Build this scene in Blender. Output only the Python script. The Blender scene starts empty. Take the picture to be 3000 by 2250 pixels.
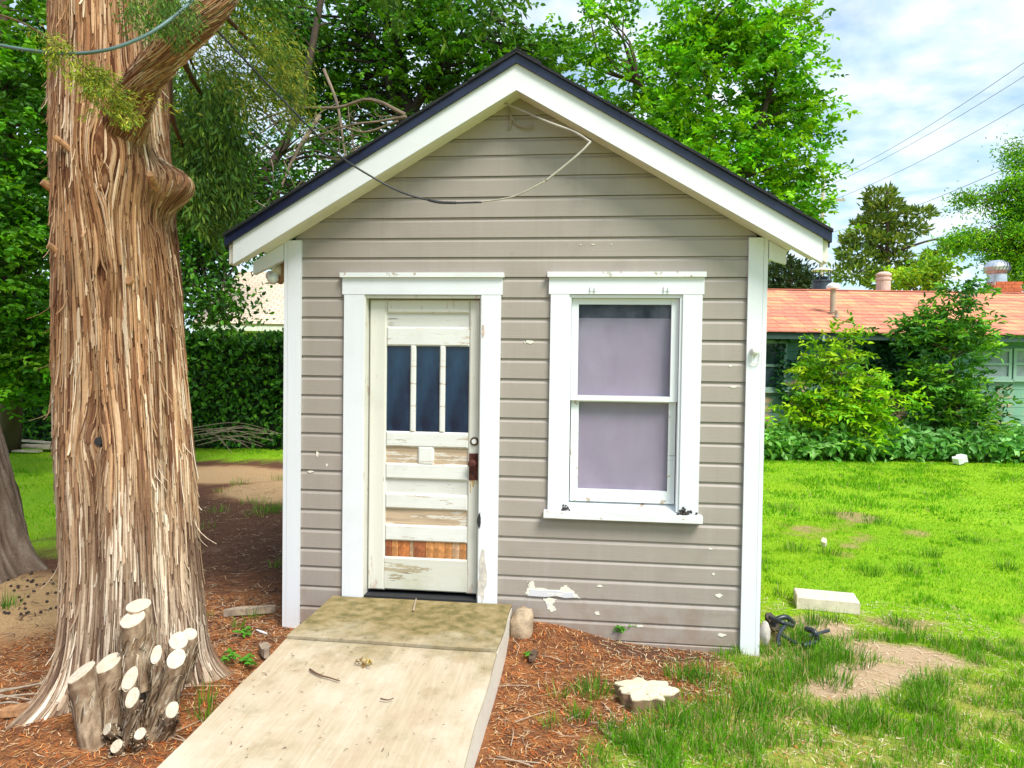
import bpy, math, random
import numpy as np
from mathutils import Matrix, Vector

random.seed(7)
RNG = np.random.default_rng(7)
SC = bpy.context.scene
COL = SC.collection

# ------------------------------------------------------------------ camera
CAM = np.array([0.5136, -4.8059, 1.8457])
AR = np.array([0.99360713, 0.11205808, 0.0137059])
AU = np.array([-0.01644341, 0.02354172, 0.99958762])
AF = np.array([-0.1116892, 0.99342276, -0.02523384])
cd = bpy.data.cameras.new('camera'); cam = bpy.data.objects.new('camera', cd); COL.objects.link(cam)
cd.sensor_width = 36.0; cd.lens = 25.2; cd.clip_start = 0.05; cd.clip_end = 2000
cam.matrix_world = Matrix(((AR[0], AU[0], -AF[0], CAM[0]), (AR[1], AU[1], -AF[1], CAM[1]), (AR[2], AU[2], -AF[2], CAM[2]), (0, 0, 0, 1)))
SC.camera = cam

# ------------------------------------------------------------------ sky, sun, exposure
SUN_EL, SUN_AZ = math.radians(52), math.radians(138)      # azimuth clockwise from +Y: right and behind the camera
w = bpy.data.worlds.new('World'); SC.world = w; w.use_nodes = True
nt = w.node_tree; nt.nodes.clear()
def wn(t, **k):
    n = nt.nodes.new(t)
    for a, b in k.items(): setattr(n, a, b)
    return n
out = wn('ShaderNodeOutputWorld'); bg = wn('ShaderNodeBackground'); bg.inputs['Strength'].default_value = 0.077
sky = wn('ShaderNodeTexSky', sky_type='NISHITA', sun_disc=False)
sky.sun_elevation = SUN_EL; sky.sun_rotation = SUN_AZ; sky.air_density = 1.0; sky.dust_density = 1.0
tc = wn('ShaderNodeTexCoord'); sep = wn('ShaderNodeSeparateXYZ')
nt.links.new(tc.outputs['Generated'], sep.inputs[0])
zc = wn('ShaderNodeMath', operation='MAXIMUM'); zc.inputs[1].default_value = 0.0; nt.links.new(sep.outputs['Z'], zc.inputs[0])
za = wn('ShaderNodeMath', operation='ADD'); za.inputs[1].default_value = 0.22; nt.links.new(zc.outputs[0], za.inputs[0])
dv = wn('ShaderNodeVectorMath', operation='DIVIDE'); cmb = wn('ShaderNodeCombineXYZ')
for i in range(3): nt.links.new(za.outputs[0], cmb.inputs[i])
nt.links.new(tc.outputs['Generated'], dv.inputs[0]); nt.links.new(cmb.outputs[0], dv.inputs[1])
mp = wn('ShaderNodeMapping'); mp.inputs['Scale'].default_value = (1.0, 1.0, 0.0); nt.links.new(dv.outputs[0], mp.inputs[0])
n1 = wn('ShaderNodeTexNoise'); n1.inputs['Scale'].default_value = 3.4; n1.inputs['Detail'].default_value = 5; n1.inputs['Roughness'].default_value = 0.6
n1.inputs['Distortion'].default_value = 0.35
nt.links.new(mp.outputs[0], n1.inputs['Vector'])
rmp = wn('ShaderNodeValToRGB'); rmp.color_ramp.elements[0].position = 0.34; rmp.color_ramp.elements[1].position = 0.62
rmp.color_ramp.elements[0].color = (0.38, 0.38, 0.38, 1); rmp.color_ramp.elements[1].color = (1, 1, 1, 1)
nt.links.new(n1.outputs['Fac'], rmp.inputs[0])
n2 = wn('ShaderNodeTexNoise'); n2.inputs['Scale'].default_value = 9; n2.inputs['Detail'].default_value = 3
nt.links.new(mp.outputs[0], n2.inputs['Vector'])
cr2 = wn('ShaderNodeValToRGB'); cr2.color_ramp.elements[0].position = 0.3; cr2.color_ramp.elements[1].position = 0.62
cr2.color_ramp.elements[0].color = (5.0, 6.6, 7.8, 1); cr2.color_ramp.elements[1].color = (7.6, 8.2, 8.8, 1)
nt.links.new(n2.outputs['Fac'], cr2.inputs[0])
mx = wn('ShaderNodeMix', data_type='RGBA'); nt.links.new(rmp.outputs[0], mx.inputs[0])
sg = wn('ShaderNodeMix', data_type='RGBA', blend_type='MULTIPLY'); sg.inputs[0].default_value = 1.0; sg.inputs[7].default_value = (0.9, 1.35, 1.5, 1)
nt.links.new(sky.outputs[0], sg.inputs[6])
nt.links.new(sg.outputs[2], mx.inputs[6]); nt.links.new(cr2.outputs[0], mx.inputs[7])
nt.links.new(mx.outputs[2], bg.inputs['Color']); nt.links.new(bg.outputs[0], out.inputs[0])

sl = bpy.data.lights.new('sun', 'SUN'); sun = bpy.data.objects.new('sun', sl); COL.objects.link(sun)
sl.energy = 2.7; sl.angle = math.radians(24); sl.color = (1.0, 0.96, 0.88)
sd = Vector((math.sin(SUN_AZ) * math.cos(SUN_EL), math.cos(SUN_AZ) * math.cos(SUN_EL), math.sin(SUN_EL)))
sun.rotation_euler = sd.to_track_quat('Z', 'Y').to_euler(); sun.location = sd * 30
vs = SC.view_settings; vs.view_transform = 'Standard'; vs.look = 'None'; vs.exposure = 0.98; vs.gamma = 1.0; vs.use_curve_mapping = False
SC.cycles.max_bounces = 5; SC.cycles.transparent_max_bounces = 6; SC.cycles.diffuse_bounces = 3; SC.cycles.glossy_bounces = 2; SC.cycles.transmission_bounces = 3
SC.cycles.use_denoising = True; SC.cycles.sample_clamp_indirect = 6

# ------------------------------------------------------------------ helpers: points
K = 3000 / 2212.0
def ray(vx, vy): return ((vx * K - 1500) * AR - (vy * K - 1125) * AU + 2100 * AF) / 2100
def PY(vx, vy, Y):
    d = ray(vx, vy); return CAM + d * ((Y - CAM[1]) / d[1])
def PZ(vx, vy, Z=0.0):
    d = ray(vx, vy); return CAM + d * ((Z - CAM[2]) / d[2])
def PD(vx, vy, D): return CAM + ray(vx, vy) * D

# ------------------------------------------------------------------ helpers: noise
def _h(ix, iy, iz, s):
    n = (ix.astype(np.int64) * 374761393 + iy.astype(np.int64) * 668265263 + iz.astype(np.int64) * 2147483647 + s * 974634777) & 0x7fffffff
    n = ((n ^ (n >> 13)) * 1274126177) & 0x7fffffff
    n = ((n ^ (n >> 15)) * 2246822519) & 0x7fffffff
    return ((n ^ (n >> 16)) & 0xffffff) / float(0xffffff)
def vnoise(x, y, z=None, s=0):
    x = np.asarray(x, float); y = np.asarray(y, float); z = np.zeros_like(x) if z is None else np.asarray(z, float)
    ix, iy, iz = np.floor(x), np.floor(y), np.floor(z); fx, fy, fz = x - ix, y - iy, z - iz
    fx, fy, fz = [f * f * (3 - 2 * f) for f in (fx, fy, fz)]
    r = 0
    for dx in (0, 1):
        for dy in (0, 1):
            for dz in ((0, 1) if np.any(fz) else (0,)):
                wgt = (fx if dx else 1 - fx) * (fy if dy else 1 - fy) * (fz if dz else 1 - fz)
                r = r + wgt * _h(ix + dx, iy + dy, iz + dz, s)
    return r
def fbm(x, y, z=None, s=0, o=4):
    r, a, t = 0, 0.5, 0
    for i in range(o):
        f = 2 ** i; r = r + a * vnoise(np.asarray(x) * f, np.asarray(y) * f, None if z is None else np.asarray(z) * f, s + i * 17); t += a; a *= 0.5
    return r / t
def sstep(a, b, x):
    t = np.clip((x - a) / (b - a), 0, 1); return t * t * (3 - 2 * t)

# ------------------------------------------------------------------ helpers: objects
BASE = {}
def tag(o, label=None, cat=None, group=None, kind=None):
    if label: o['label'] = label
    if cat: o['category'] = cat
    if group: o['group'] = group
    if kind: o['kind'] = kind
    return o
def thing(name, loc, label, cat, group=None):
    o = bpy.data.objects.new(name, None); COL.objects.link(o); o.location = loc; o.empty_display_size = 0.1
    BASE[o] = np.array(loc, float); return tag(o, label, cat, group)
def mesh_np(name, V, F, C=None, smooth=False, mat=None):
    V = np.ascontiguousarray(V, dtype=np.float32); me = bpy.data.meshes.new(name)
    if isinstance(F, np.ndarray):
        k = F.shape[1]; F = np.ascontiguousarray(F, dtype=np.int32)
        me.vertices.add(len(V)); me.vertices.foreach_set('co', V.ravel())
        me.loops.add(F.size); me.loops.foreach_set('vertex_index', F.ravel())
        me.polygons.add(len(F)); me.polygons.foreach_set('loop_start', np.arange(0, F.size, k, dtype=np.int32))
        me.update(calc_edges=True)
    else:
        me.from_pydata(V.tolist(), [], F); me.update()
    if C is not None:
        a = me.color_attributes.new('Col', 'FLOAT_COLOR', 'POINT')
        C = np.asarray(C, np.float32)
        if C.shape[1] == 3: C = np.concatenate([C, np.ones((len(C), 1), np.float32)], 1)
        a.data.foreach_set('color', np.ascontiguousarray(C).ravel())
    if smooth: me.polygons.foreach_set('use_smooth', np.ones(len(me.polygons), dtype=bool))
    if mat: me.materials.append(mat)
    return me
def link(name, me, parent=None, loc=None):
    """me holds coordinates relative to loc (world); parent only translates"""
    o = bpy.data.objects.new(name, me); COL.objects.link(o)
    b = BASE[parent] if parent is not None else np.zeros(3)
    if loc is None: loc = b
    loc = np.array(loc, float); o.location = loc - b
    if parent is not None: o.parent = parent
    BASE[o] = loc; return o
def obj(name, V, F, mat, parent=None, loc=None, C=None, smooth=False):
    """V in world coordinates"""
    if loc is None: loc = BASE[parent] if parent is not None else np.zeros(3)
    me = mesh_np(name, np.asarray(V, float) - np.array(loc, float), F, C, smooth, mat)
    return link(name, me, parent, loc)
class MB:
    def __init__(s): s.v = []; s.f = []; s.c = []
    def add(s, V, F, c=None):
        n = len(s.v); s.v += [tuple(p) for p in V]; s.f += [tuple(i + n for i in f) for f in F]
        s.c += [c if c is not None else (1, 1, 1)] * len(V); return s
    def box(s, x0, x1, y0, y1, z0, z1, c=None):
        return s.add([(x0, y0, z0), (x1, y0, z0), (x1, y1, z0), (x0, y1, z0), (x0, y0, z1), (x1, y0, z1), (x1, y1, z1), (x0, y1, z1)],
                     [(0, 3, 2, 1), (4, 5, 6, 7), (0, 1, 5, 4), (1, 2, 6, 5), (2, 3, 7, 6), (3, 0, 4, 7)], c)
    def prism_xz(s, P, y0, y1, c=None):      # polygon in x,z (counter-clockwise seen from -Y) extruded along y
        n = len(P)
        return s.add([(x, y0, z) for x, z in P] + [(x, y1, z) for x, z in P],
                     [tuple(range(n)), tuple(range(2 * n - 1, n - 1, -1))] + [((i + 1) % n, i, i + n, (i + 1) % n + n) for i in range(n)], c)
    def tube(s, path, rad, n=8, cap=True, c=None):
        V, F = tube_np(path, rad, n, cap); return s.add(V.tolist(), F, c)
    def lathe(s, prof, ctr, n=20, axis=(0, 0, 1), c=None):
        a = Vector(axis).normalized(); q = Vector((0, 0, 1)).rotation_difference(a)
        V = []; F = []
        for r, h in prof:
            for i in range(n):
                t = 2 * math.pi * i / n; p = q @ Vector((r * math.cos(t), r * math.sin(t), h)); V.append((p.x + ctr[0], p.y + ctr[1], p.z + ctr[2]))
        m = len(prof)
        for j in range(m - 1):
            for i in range(n): F.append((j * n + i, j * n + (i + 1) % n, (j + 1) * n + (i + 1) % n, (j + 1) * n + i))
        F.append(tuple(range(n - 1, -1, -1))); F.append(tuple((m - 1) * n + i for i in range(n)))
        return s.add(V, F, c)
    def build(s, name, mat, parent=None, loc=None, smooth=False, col=False):
        return obj(name, np.array(s.v), s.f, mat, parent, loc, np.array(s.c) if col else None, smooth)
def frame_of(t):
    t = t / (np.linalg.norm(t) + 1e-9); a = np.array([0, 0, 1.0]) if abs(t[2]) < 0.9 else np.array([1.0, 0, 0])
    u = np.cross(t, a); u /= np.linalg.norm(u); return u, np.cross(t, u)
def tube_np(path, rad, n=8, cap=True):
    path = np.asarray(path, float); m = len(path)
    rad = np.full(m, rad, float) if np.isscalar(rad) else np.asarray(rad, float)
    V = []; ang = np.arange(n) * 2 * math.pi / n; pu = None
    for i in range(m):
        t = path[min(i + 1, m - 1)] - path[max(i - 1, 0)]; t = t / (np.linalg.norm(t) + 1e-9)
        if pu is None: u, v = frame_of(t)
        else:
            u = pu - t * (pu @ t); u /= np.linalg.norm(u) + 1e-9; v = np.cross(t, u)
        pu = u
        V.append(path[i] + rad[i] * (np.cos(ang)[:, None] * u + np.sin(ang)[:, None] * v))
    V = np.concatenate(V); F = []
    for i in range(m - 1):
        for j in range(n): F.append((i * n + j, i * n + (j + 1) % n, (i + 1) * n + (j + 1) % n, (i + 1) * n + j))
    if cap: F.append(tuple(range(n - 1, -1, -1))); F.append(tuple((m - 1) * n + j for j in range(n)))
    return V, F
def smooth_path(pts, n=24):
    p = [np.asarray(q, float) for q in pts]; p = [2 * p[0] - p[1]] + p + [2 * p[-1] - p[-2]]; out = []
    seg = len(p) - 3
    for i in range(seg):
        a, b, c, d = p[i:i + 4]
        for t in np.linspace(0, 1, max(2, n // seg), endpoint=(i == seg - 1)):
            out.append(0.5 * ((2 * b) + (-a + c) * t + (2 * a - 5 * b + 4 * c - d) * t * t + (-a + 3 * b - 3 * c + d) * t ** 3))
    return np.array(out)

# ------------------------------------------------------------------ helpers: materials
def newmat(name):
    m = bpy.data.materials.new(name); m.use_nodes = True; return m, m.node_tree, m.node_tree.nodes['Principled BSDF']
def rgb(c): return (c[0], c[1], c[2], 1)
def N(t, typ, **k):
    n = t.nodes.new(typ)
    for a, b in k.items():
        if a in ('Scale', 'Detail', 'Roughness', 'Distortion', 'W'): n.inputs[a].default_value = b
        else: setattr(n, a, b)
    return n
def coords(t, scale=(1, 1, 1), kind='Object', loc=(0, 0, 0)):
    tc = t.nodes.new('ShaderNodeTexCoord'); mp = t.nodes.new('ShaderNodeMapping'); mp.inputs['Scale'].default_value = scale; mp.inputs['Location'].default_value = loc
    t.links.new(tc.outputs[kind], mp.inputs[0]); return mp.outputs[0]
def ramp(t, src, stops):
    r = t.nodes.new('ShaderNodeValToRGB'); e = r.color_ramp.elements
    while len(e) < len(stops): e.new(0.5)
    for i, (p, c) in enumerate(stops): e[i].position = p; e[i].color = rgb(c) if not np.isscalar(c) else (c, c, c, 1)
    t.links.new(src, r.inputs[0]); return r.outputs[0]
def mixc(t, fac, a, b, mode='MIX'):
    m = t.nodes.new('ShaderNodeMix'); m.data_type = 'RGBA'; m.blend_type = mode
    for i, v in ((0, fac), (6, a), (7, b)):
        if hasattr(v, 'links') or hasattr(v, 'is_linked'): t.links.new(v, m.inputs[i])
        elif np.isscalar(v): m.inputs[i].default_value = v
        else: m.inputs[i].default_value = rgb(v)
    return m.outputs[2]
def bump(t, b, src, strength=0.3, dist=0.01):
    n = t.nodes.new('ShaderNodeBump'); n.inputs['Strength'].default_value = strength; n.inputs['Distance'].default_value = dist
    t.links.new(src, n.inputs['Height']); t.links.new(n.outputs[0], b.inputs['Normal'])
def noise(t, vec, scale, detail=4, rough=0.55, dist=0.0):
    n = N(t, 'ShaderNodeTexNoise', Scale=scale, Detail=detail, Roughness=rough, Distortion=dist); t.links.new(vec, n.inputs['Vector']); return n.outputs['Fac']
def plain(name, c, rough=0.6, metal=0.0, var=0.15, scale=8, bumps=0.15):
    m, t, b = newmat(name); v = coords(t); n = noise(t, v, scale, 6)
    col = ramp(t, n, [(0.3, tuple(x * (1 - var) for x in c)), (0.7, tuple(min(1, x * (1 + var)) for x in c))])
    t.links.new(col, b.inputs['Base Color']); b.inputs['Roughness'].default_value = rough; b.inputs['Metallic'].default_value = metal
    if bumps: bump(t, b, noise(t, v, scale * 6, 4), bumps, 0.01)
    return m
def painted(name, c, under, wear=0.62, rough=0.5, grain=(2, 2, 40), var=0.06, dirt=(0.5, 0.45, 0.35), dirt_amt=0.25, patch=9.0, cracks=0.0, pv=(1, 1, 1)):
    """paint with chips down to wood; grain is the noise scale per axis (small along the grain)"""
    m, t, b = newmat(name); v = coords(t); gv = coords(t, grain)
    big = noise(t, v, 1.3, 4); col = ramp(t, big, [(0.3, tuple(x * (1 - var) for x in c)), (0.7, tuple(min(1, x * (1 + var * 0.5)) for x in c))])
    d = noise(t, v, 3.1, 8, 0.65); dm = ramp(t, d, [(0.52, 0.0), (0.75, dirt_amt)]); col = mixc(t, dm, col, tuple(a * k for a, k in zip(c, dirt)))
    g = noise(t, gv, 1.0, 6, 0.6)
    wood = ramp(t, g, [(0.3, tuple(x * 0.6 for x in under)), (0.55, under), (0.75, tuple(min(1, x * 1.3) for x in under))])
    p = noise(t, coords(t, pv), patch, 8, 0.7); ad = t.nodes.new('ShaderNodeMath'); ad.operation = 'MULTIPLY_ADD'; ad.inputs[1].default_value = 0.35; t.links.new(g, ad.inputs[0]); t.links.new(p, ad.inputs[2])
    wm = ramp(t, ad.outputs[0], [(wear, 0.0), (wear + 0.012, 1.0)]); col = mixc(t, wm, col, wood)
    if cracks:
        cm = ramp(t, g, [(0.30, 1.0), (0.36, 0.0)]); cm2 = mixc(t, 1.0, cm, (cracks, cracks, cracks), 'MULTIPLY'); col = mixc(t, cm2, col, tuple(x * 0.25 for x in under))
    t.links.new(col, b.inputs['Base Color']); b.inputs['Roughness'].default_value = rough
    inv = t.nodes.new('ShaderNodeMath'); inv.operation = 'MULTIPLY_ADD'; inv.inputs[1].default_value = -1.2; t.links.new(wm, inv.inputs[0]); t.links.new(g, inv.inputs[2])
    bump(t, b, inv.outputs[0], 0.35, 0.004); return m
def attr_mat(name, rough=0.6, transl=0.0, spec=0.4, jitter=0.12, jscale=30, bumps=0.0):
    m, t, b = newmat(name); a = t.nodes.new('ShaderNodeAttribute'); a.attribute_name = 'Col'; col = a.outputs['Color']
    if jitter:
        n = noise(t, coords(t), jscale, 3); col = mixc(t, 1.0, col, ramp(t, n, [(0.3, 1 - jitter), (0.7, 1.0)]), 'MULTIPLY')
    t.links.new(col, b.inputs['Base Color']); b.inputs['Roughness'].default_value = rough; b.inputs['Specular IOR Level'].default_value = spec
    if bumps: bump(t, b, noise(t, coords(t, (60, 60, 5)), 1.0, 5), bumps, 0.01)
    if transl:
        tr = t.nodes.new('ShaderNodeBsdfTranslucent'); mx = t.nodes.new('ShaderNodeMixShader'); mx.inputs[0].default_value = transl
        t.links.new(mixc(t, 1.0, col, (1.15, 1.1, 0.5), 'MULTIPLY'), tr.inputs[0])
        t.links.new(b.outputs[0], mx.inputs[1]); t.links.new(tr.outputs[0], mx.inputs[2])
        t.links.new(mx.outputs[0], t.nodes['Material Output'].inputs[0])
    return m
def glass(name, tint=(0.02, 0.05, 0.08), opacity=0.3, rough=0.03):
    m, t, b = newmat(name); dn = noise(t, coords(t, (1.2, 1, 0.8)), 2.2, 7, 0.65); t.links.new(ramp(t, dn, [(0.45, tint), (0.66, (0.22, 0.24, 0.30)), (0.85, (0.5, 0.52, 0.58))]), b.inputs['Base Color']); b.inputs['Roughness'].default_value = rough; b.inputs['Specular IOR Level'].default_value = 0.6
    tr = t.nodes.new('ShaderNodeBsdfTransparent'); mx = t.nodes.new('ShaderNodeMixShader'); mx.inputs[0].default_value = opacity; t.links.new(ramp(t, dn, [(0.4, opacity * 0.8), (0.75, opacity * 1.6)]), mx.inputs[0])
    t.links.new(tr.outputs[0], mx.inputs[1]); t.links.new(b.outputs[0], mx.inputs[2]); t.links.new(mx.outputs[0], t.nodes['Material Output'].inputs[0]); return m

# ------------------------------------------------------------------ ground
def ell(x, y, cx, cy, rx, ry, a=0.0):
    c, s = math.cos(a), math.sin(a); dx, dy = x - cx, y - cy; u, v = (dx * c + dy * s) / rx, (-dx * s + dy * c) / ry
    return np.exp(-(u * u + v * v) ** 1.5)
def zones(x, y):
    n = fbm(x * 1.6, y * 1.6, s=3) - 0.5; nf = fbm(x * 7, y * 7, s=9) - 0.5
    jit = n * 0.7 + nf * 0.5
    front = sstep(-0.12, 0.38, x - (0.42 + 0.72 * np.clip(y + 1.5, -1.5, 1.3)) + jit * 0.9) * (y < 0.3)
    right = sstep(1.5, 1.75, x + jit * 0.25) * sstep(-0.35, 0.15, y + jit * 0.3)
    left = sstep(0, 0.8, (-4.35 - 0.55 * (y - 1.7)) - x + jit) * sstep(1.2, 2.0, y + jit)
    far = sstep(7.7, 8.5, y + jit * 1.4)
    grass = np.clip(np.maximum.reduce([front, right, left, far]), 0, 1)
    sand = np.maximum.reduce([ell(x, y, 2.2, 0.55, 0.30, 0.30), ell(x, y, 2.50, 0.12, 0.48, 0.26, -0.2), ell(x, y, 2.30, -0.20, 0.42, 0.26, 0.5), ell(x, y, 2.0, -0.48, 0.34, 0.17, 0.3)])
    sand = sstep(0.12, 0.88, sand + jit * 0.9)
    path = sstep(0.25, 0.7, np.maximum(ell(x, y, -5.6, 6.4, 1.7, 1.0), ell(x, y, -3.9, 5.2, 1.0, 1.0)) + jit * 0.5)
    bare = sstep(0.60, 0.72, fbm(x * 1.3 + 9, y * 1.3, s=31)) * (y > -0.4) * (y < 5) * (x > 1.6) * 0.8
    corner = ell(x, y, 1.75, 0.15, 0.28, 0.4)
    grass = grass * (1 - sand) * (1 - path) * (1 - bare) * (1 - 0.8 * sstep(0.3, 0.7, corner))
    tan = sstep(0.2, 0.8, ell(x, y, -3.9, 0.2, 1.3, 0.9) + jit * 0.3)
    frontg = front * (1 - sstep(-0.3, 0.6, y)); tan = np.maximum(tan, 0.85 * frontg); grass = grass * (1 - 0.5 * frontg * sstep(0.44, 0.60, fbm(x * 2.2, y * 2.2, s=77)))
    mulch = np.clip(sstep(0.5, 1.3, y + jit) * (x < -1.5) * (1 - path), 0, 1)
    wet = ell(x, y, 1.0, -0.12, 0.6, 0.14) * (y < 0.05)
    dark = np.maximum(mulch, sstep(0.3, 0.7, wet + nf * 0.5))
    tan = np.maximum(tan, path); dark = dark * (1 - path)
    sandy = np.maximum.reduce([sand, path * 0.25, bare * 0.7, 0.6 * sstep(0.3, 0.7, corner)])
    return grass, sandy, dark, tan
def gheight(x, y):
    h = (fbm(x * 0.9, y * 0.9, s=5) - 0.5) * 0.03 + (fbm(x * 6, y * 6, s=6, o=3) - 0.5) * 0.018
    h = h + 0.13 * np.exp(-((x - 0.1) / 0.55) ** 2 - ((y + 0.02) / 0.3) ** 2)
    d = np.hypot(x + 2.1, y + 1.05); h = h + 0.05 * np.exp(-((d - 0.3) / 0.6) ** 2)
    return h - 0.012
def axis_pts(lo, hi, a, b, fine, far):
    core = np.arange(a, b + 1e-6, fine); left = []; p, st = a, fine
    while p > lo: st *= 1.25; p -= st; left.append(p)
    right = []; p, st = b, fine
    while p < hi: st *= 1.25; p += st; right.append(p)
    return np.concatenate([np.array(left[::-1]), core, np.array(right)])
gx = axis_pts(-250, 250, -7, 6.5, 0.04, 0); gy = axis_pts(-120, 260, -2.4, 7, 0.045, 0)
GX, GY = np.meshgrid(gx, gy); fx_, fy_ = GX.ravel(), GY.ravel()
gz = gheight(fx_, fy_); zg, zs, zd, zt = zones(fx_, fy_)
nx, ny = len(gx), len(gy); I = np.arange(nx * ny).reshape(ny, nx)
GF = np.stack([I[:-1, :-1].ravel(), I[:-1, 1:].ravel(), I[1:, 1:].ravel(), I[1:, :-1].ravel()], 1)
M_ground, t, b = newmat('ground_soil')
a = t.nodes.new('ShaderNodeAttribute'); a.attribute_name = 'Col'; sp = t.nodes.new('ShaderNodeSeparateColor'); t.links.new(a.outputs['Color'], sp.inputs[0])
v = coords(t); nb = noise(t, v, 6, 8, 0.7); nfi = noise(t, v, 70, 5, 0.7); nm = noise(t, coords(t, (1, 2.5, 1)), 38, 5, 0.75, 1.2)
litter = ramp(t, nm, [(0.25, (0.07, 0.025, 0.012)), (0.42, (0.24, 0.085, 0.03)), (0.55, (0.42, 0.17, 0.06)), (0.68, (0.55, 0.30, 0.14)), (0.82, (0.62, 0.45, 0.28))])
litter = mixc(t, ramp(t, nb, [(0.38, 0.0), (0.6, 0.8)]), litter, (0.095, 0.04, 0.024))
tanc = ramp(t, nfi, [(0.3, (0.34, 0.18, 0.08)), (0.7, (0.60, 0.40, 0.20))])
darkc = ramp(t, nm, [(0.28, (0.03, 0.014, 0.01)), (0.5, (0.11, 0.048, 0.028)), (0.72, (0.27, 0.14, 0.08))])
sandc = ramp(t, nfi, [(0.25, (0.30, 0.19, 0.11)), (0.5, (0.50, 0.36, 0.23)), (0.75, (0.62, 0.48, 0.33))])
sandc = mixc(t, ramp(t, nb, [(0.4, 0.0), (0.7, 0.5)]), sandc, (0.45, 0.27, 0.15))
thatch = ramp(t, nm, [(0.28, (0.08, 0.20, 0.008)), (0.5, (0.22, 0.44, 0.01)), (0.68, (0.36, 0.50, 0.04)), (0.8, (0.50, 0.46, 0.16))]); thatch = mixc(t, ramp(t, noise(t, v, 1.1, 6, 0.65), [(0.40, 0.0), (0.66, 0.6)]), thatch, (0.32, 0.48, 0.012))
col = mixc(t, a.outputs['Alpha'], litter, tanc); col = mixc(t, sp.outputs[2], col, darkc); col = mixc(t, sp.outputs[1], col, sandc); col = mixc(t, sp.outputs[0], col, thatch)
t.links.new(col, b.inputs['Base Color']); b.inputs['Roughness'].default_value = 0.95; b.inputs['Specular IOR Level'].default_value = 0.15
bump(t, b, nm, 0.6, 0.02)
ground = obj('ground', np.stack([fx_, fy_, gz], 1), GF, M_ground, C=np.stack([zg, zs, zd, zt], 1), smooth=True)
tag(ground, 'flat yard of reddish needle litter, bare soil and lawn', None, kind='structure')

# ------------------------------------------------------------------ shed
M_side = painted('siding_taupe_paint', (0.345, 0.298, 0.262), (0.62, 0.58, 0.52), wear=0.985, grain=(1.2, 8, 60), var=0.07, dirt=(0.8, 0.78, 0.8), dirt_amt=0.5, patch=14)
t = M_side.node_tree; b = t.nodes['Principled BSDF']; src = b.inputs['Base Color'].links[0].from_socket
geo = t.nodes.new('ShaderNodeNewGeometry'); mp_ = t.nodes.new('ShaderNodeMapping'); mp_.inputs['Scale'].default_value = (9, 1, 0.7); t.links.new(geo.outputs['Position'], mp_.inputs[0])
stk = noise(t, mp_.outputs[0], 1.6, 5, 0.6); c_ = mixc(t, ramp(t, stk, [(0.55, 0.0), (0.75, 0.35)]), src, (0.40, 0.36, 0.34)); c_ = mixc(t, ramp(t, stk, [(0.28, 0.3), (0.44, 0.0)]), c_, (0.27, 0.225, 0.195))
spl = noise(t, geo.outputs['Position'], 7, 7, 0.7); spz = t.nodes.new('ShaderNodeSeparateXYZ'); t.links.new(geo.outputs['Position'], spz.inputs[0]); mr = t.nodes.new('ShaderNodeMapRange'); mr.inputs[1].default_value = 0.42; mr.inputs[2].default_value = 0.0; mr.inputs[3].default_value = 0.0; mr.inputs[4].default_value = 0.33; t.links.new(spz.outputs[2], mr.inputs[0])
ad_ = t.nodes.new('ShaderNodeMath'); ad_.operation = 'ADD'; t.links.new(spl, ad_.inputs[0]); t.links.new(mr.outputs[0], ad_.inputs[1]); c_ = mixc(t, ramp(t, ad_.outputs[0], [(0.62, 0.0), (0.85, 0.5)]), c_, (0.24, 0.16, 0.11)); t.links.new(c_, b.inputs['Base Color'])
M_trim = painted('trim_white_paint', (0.72, 0.74, 0.78), (0.50, 0.44, 0.36), wear=0.93, grain=(30, 8, 1.5), var=0.03, dirt_amt=0.12)
M_trimh = painted('trim_white_paint_level', (0.72, 0.74, 0.78), (0.50, 0.44, 0.36), wear=0.93, grain=(1.5, 8, 30), var=0.03, dirt_amt=0.12)
M_worn = painted('trim_flaking_paint', (0.72, 0.74, 0.75), (0.42, 0.34, 0.26), wear=0.80, grain=(2, 8, 40), var=0.04, dirt_amt=0.2, patch=12, cracks=0.5)
M_barge = painted('barge_white_paint', (0.74, 0.755, 0.78), (0.5, 0.45, 0.4), wear=0.97, grain=(3, 8, 20), var=0.03, dirt_amt=0.1)
M_soffit = painted('soffit_cream_paint', (0.78, 0.74, 0.64), (0.5, 0.42, 0.3), wear=0.92, grain=(2, 8, 30), dirt_amt=0.35)
M_door = painted('door_cream_paint', (0.66, 0.645, 0.58), (0.52, 0.43, 0.36), wear=0.78, grain=(40, 8, 3), var=0.05, dirt_amt=0.2, patch=11, pv=(2.2, 1, 0.4))
M_rail = painted('door_rail_paint', (0.68, 0.68, 0.65), (0.50, 0.41, 0.32), wear=0.77, grain=(3, 8, 60), var=0.05, dirt_amt=0.25, patch=11, pv=(0.35, 1, 2.2), cracks=0.3)
M_crack = painted('door_cracked_paint', (0.62, 0.61, 0.57), (0.40, 0.33, 0.26), wear=0.81, grain=(6, 8, 70), dirt_amt=0.25, patch=9, pv=(0.4, 1, 2.5), cracks=0.9)
M_bare = painted('door_bare_wood', (0.64, 0.58, 0.50), (0.50, 0.37, 0.25), wear=0.62, grain=(3, 8, 60), dirt_amt=0.2, patch=9, pv=(0.35, 1, 2.4), cracks=0.6)
M_foot = painted('door_mossy_wood', (0.60, 0.59, 0.52), (0.36, 0.30, 0.20), wear=0.80, grain=(2.4, 8, 36), dirt=(0.6, 0.62, 0.35), dirt_amt=0.5, patch=8, pv=(0.4, 1, 2.0), cracks=0.8)
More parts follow.
